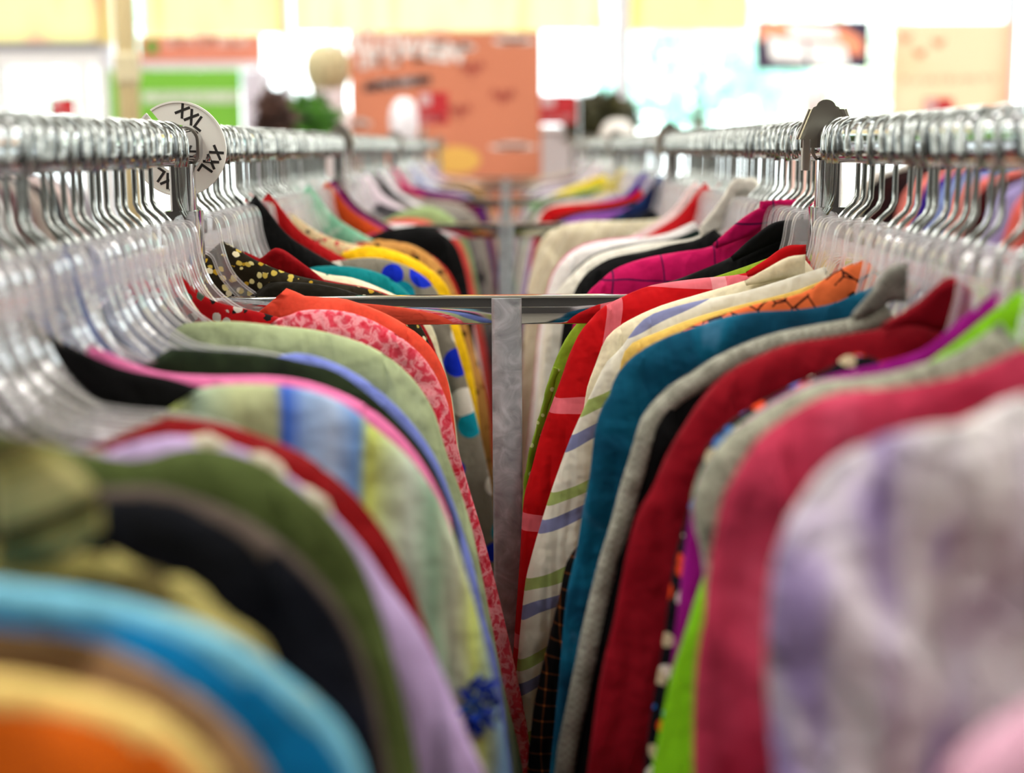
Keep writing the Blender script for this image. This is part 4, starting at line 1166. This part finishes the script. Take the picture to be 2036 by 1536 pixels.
for Y, P, mat, kind, lab, short in (
    (2.86, NECK, F('petrol', 'blotch', ['#0f4f86', '#1a2350', '#2c6fa8'], 20), 'shirt', 'petrol and navy patterned shirt right behind the second upright', 'petrol patterned shirt'),
    (2.94, scaled(BASE, .99), F('orchid', 'plain', ['#9a62b0']), 'shirt', 'orchid purple shirt behind the second crossbar, right rail', 'orchid shirt'),
    (3.02, scaled(BASE, 1.0, -.004), F('night', 'plain', ['#121318']), 'shirt', 'night black shirt between the orchid and the red ones', 'night black shirt'),
    (3.10, tr(3.0, (1281, 376), (1260, 394), (1208, 405), (1130, 410), (1091, 418), (1075, 438), (1060, 500)), F('fire_red', 'plain', ['#c4141c']), 'sweater', 'fire red sweater behind the second crossbar, right rail', 'fire red sweater'),
    (3.20, NECK, F('indigo', 'plain', ['#4a2aa0']), 'shirt', 'indigo shirt whose neck shows above the fire red sweater', 'indigo shirt'),
    (3.30, scaled(BASE, .97), F('grey_dots', 'floral', ['#4a474a', '#b8a0a8', '#d8cfd0', '#6a5860'], 26, w=.3), 'blouse', 'dark grey blouse with a pale speckled print, right rail', 'grey speckled blouse'),
    (3.42, scaled(BASE, 1.0), F('wisteria', 'plain', ['#a07cc0']), 'shirt', 'wisteria purple shirt behind the grey speckled blouse', 'wisteria shirt'),
    (3.60, scaled(BASE, 1.04, -.004), F('stone', 'plain', ['#d5cfc6']), 'sweater', 'stone coloured sweater with a wide shoulder, right rail far half', 'stone sweater'),
    (3.80, NECK, F('straw', 'plain', ['#cfc06a']), 'shirt', 'straw yellow shirt behind the stone sweater', 'straw yellow shirt'),
    (3.93, scaled(BASE, 1.03, -.004), F('raven', 'plain', ['#101413']), 'shirt', 'raven black shirt before the third crossbar, right rail', 'raven black shirt'),
    (4.03, scaled(BASE, 1.04, -.004), F('green_mint', 'blotch', ['#1f7a5c', '#8fd0a0', '#d8d8b8', '#2f9070'], 12), 'blouse', 'green and mint print blouse at the third crossbar', 'green mint blouse'),
    (4.24, [(.03, .088), (.06, .096), (.10, .112), (.14, .126), (.18, .145), (.21, .17), (.23, .21), (.25, .30), (.27, .45)], F('lemon', 'plain', ['#f0dc30']), 'blouse', 'lemon yellow blouse behind the third crossbar, right rail', 'lemon blouse'),
    (4.40, scaled(BASE, 1.02), F('dove', 'plain', ['#bdb6bb']), 'shirt', 'dove grey shirt behind the lemon blouse', 'dove grey shirt'),
    (4.58, scaled(BASE, 1.02), F('pale_lilac', 'plain', ['#cbbcd0']), 'blouse', 'pale lilac blouse far along the right rail', 'pale lilac blouse'),
    (4.78, NECK, F('shell', 'plain', ['#efdfe0']), 'blouse', 'shell pink blouse far along the right rail', 'shell pink blouse'),
    (5.00, scaled(BASE, 1.0), F('smoke', 'plain', ['#8c8890']), 'shirt', 'smoke grey shirt far along the right rail', 'smoke grey shirt'),
    (5.24, scaled(BASE, 1.0), F('milk', 'plain', ['#e8e4e2']), 'blouse', 'milk white blouse near the far end of the right rail', 'milk white blouse'),
    (5.62, scaled(BASE, 1.0), F('mulberry', 'plain', ['#7c3a66']), 'shirt', 'mulberry shirt near the far end of the right rail', 'mulberry shirt'),
    (5.92, scaled(BASE, .98), F('ash', 'plain', ['#a7a2a2']), 'shirt', 'ash grey shirt last but one on the right rail', 'ash grey shirt'),
    (6.22, scaled(BASE, .98), F('sand', 'plain', ['#d8c8b0']), 'blouse', 'sand coloured blouse last on the right rail', 'sand blouse')):
    gm(RT, Y, P, mat, kind, lab, short, kind, fine=.016)

made = {}
for sd in (LT, RT):
    row = sorted([g for g in GS if g['side'] == sd], key=lambda g: g['Y'])
    for i, g in enumerate(row):
        gp = min(g['Y'] - row[i - 1]['Y'] if i else .1, row[i + 1]['Y'] - g['Y'] if i + 1 < len(row) else .1)
        made[g['short']] = garment(g['kind'], g['label'], g['cat'], sd, g['Y'], g['P'], g['mat'], min(gp, .06), g['short'], **g['k'])
    # bare hangers pushed in between the clothes
    for a, b in zip(row[:-1], row[1:]):
        if b['Y'] < (.80 if sd > 0 else .97): continue
        gap = b['Y'] - a['Y']
        pitch = .022 if b['Y'] < 1.45 else .026 if b['Y'] < 2.8 else .042
        n = int(gap / pitch) - 1
        names = ['just', 'second', 'third', 'fourth', 'fifth', 'sixth', 'seventh', 'eighth']
        for q in range(n):
            y = a['Y'] + gap * (q + 1) / (n + 1) + random.uniform(-.003, .003)
            if min(abs(y - f) for f in FR) < (.052 if sd > 0 else .030): continue
            if abs(y - disc_y) < .010: continue
            where = 'just behind the ' if q == 0 else names[q] + ' behind the '
            hanger(sd, y, 'bare clear plastic hanger ' + where + a['short'], .012, reach=.165 if sd > 0 else .12)

# ------------------------------------------------------------------ the neighbouring racks seen through the hooks
def side_rack(x, ya, yb, label, cols, word, hz):
    r = thing('clothes_rack', (x, ya, 0), label, 'clothes rack')
    autosmooth(MB().tube([(0, -.05, hz), (0, yb - ya + .05, hz)], .0145, 14).build('rail', RAILM, r))
    for y in (0, yb - ya):
        MB().rbox(-.014, .014, y - .014, y + .014, .03, hz - .012, .003, 2).build('upright', CHROME, r)
        MB().rbox(-.25, .25, y - .016, y + .016, 0, .03, .003, 2, 'x').build('foot', CHROME, r)
    n = len(cols)
    for i, (nm, c, P) in enumerate(cols):
        y = ya + .10 + (yb - ya - .20) * i / (n - 1)
        garment('shirt', nm + ' shirt on the neighbouring rack seen through the hooks at ' + word, 'shirt', 1 if x < 0 else -1, y, P,
                fabric('side_' + nm.replace(' ', '_') + word[:2], 'plain', [c]), .06, nm + ' shirt at ' + word + ', neighbouring rack', fine=.016, x0=x, h0=hz,
                group='shirts on the neighbouring racks')


NB = [(.012, .050), (.022, .060), (.050, .082), (.080, .096), (.120, .108), (.165, .122), (.205, .146), (.232, .182), (.248, .24), (.262, .33), (.276, .45), (.286, .56)]
side_rack(-1.56, 2.85, 4.70, 'chrome rack of grey and rose shirts beyond the left rail',
          [(a, b, NB) for a, b in (('dusty rose', '#c98f92'), ('silver grey', '#b9b6b4'), ('deep violet', '#4b2a6b'), ('warm grey', '#a09a98'), ('salmon pink', '#d99a94'), ('slate', '#70707a'),
                                   ('pearl grey', '#cfcbc9'), ('wine', '#6a2532'), ('mushroom', '#b3a8a0'), ('charcoal', '#3a383c'), ('shell', '#e0cfca'), ('dove', '#a8a4aa'))], 'left', 1.375)
side_rack(1.52, 2.70, 5.40, 'chrome rack of dark and salmon shirts beyond the right rail',
          [(a, b, NB) for a, b in (('tan', '#b89a6a'), ('deep navy', '#2a2a52'), ('forest green', '#2f4a3c'), ('steel blue', '#8c96c4'), ('aubergine', '#3c1236'), ('salmon', '#e27a70'), ('soft lilac', '#a9a2cc'), ('maroon', '#4d0d12'),
                                   ('coral rose', '#e8877e'), ('sky blue', '#8fa3d4'), ('royal purple', '#4c2f8f'), ('light salmon', '#ee958a'), ('plum black', '#2a1018'), ('dark chocolate', '#3a0f0c'), ('black', '#0f0d10'), ('ivory', '#e8e0d4'))], 'right', 1.375)

# beaded tassel on the pastel plaid shirt's cuff
pl = made['pastel plaid shirt']
tx, tz = at(958, 1410, .862)
b = MB(); rn = random.Random(11)
leaf_cloud(b, (tx - pl.location.x, .862 - pl.location.y, tz - H), .013, 60, .0065, rn, (.9, .5, 1.7))
b.build('tassel', fabric('tassel_blue', 'blotch', ['#0c1440', '#1c3fa0', '#4f86d0'], 60), pl)
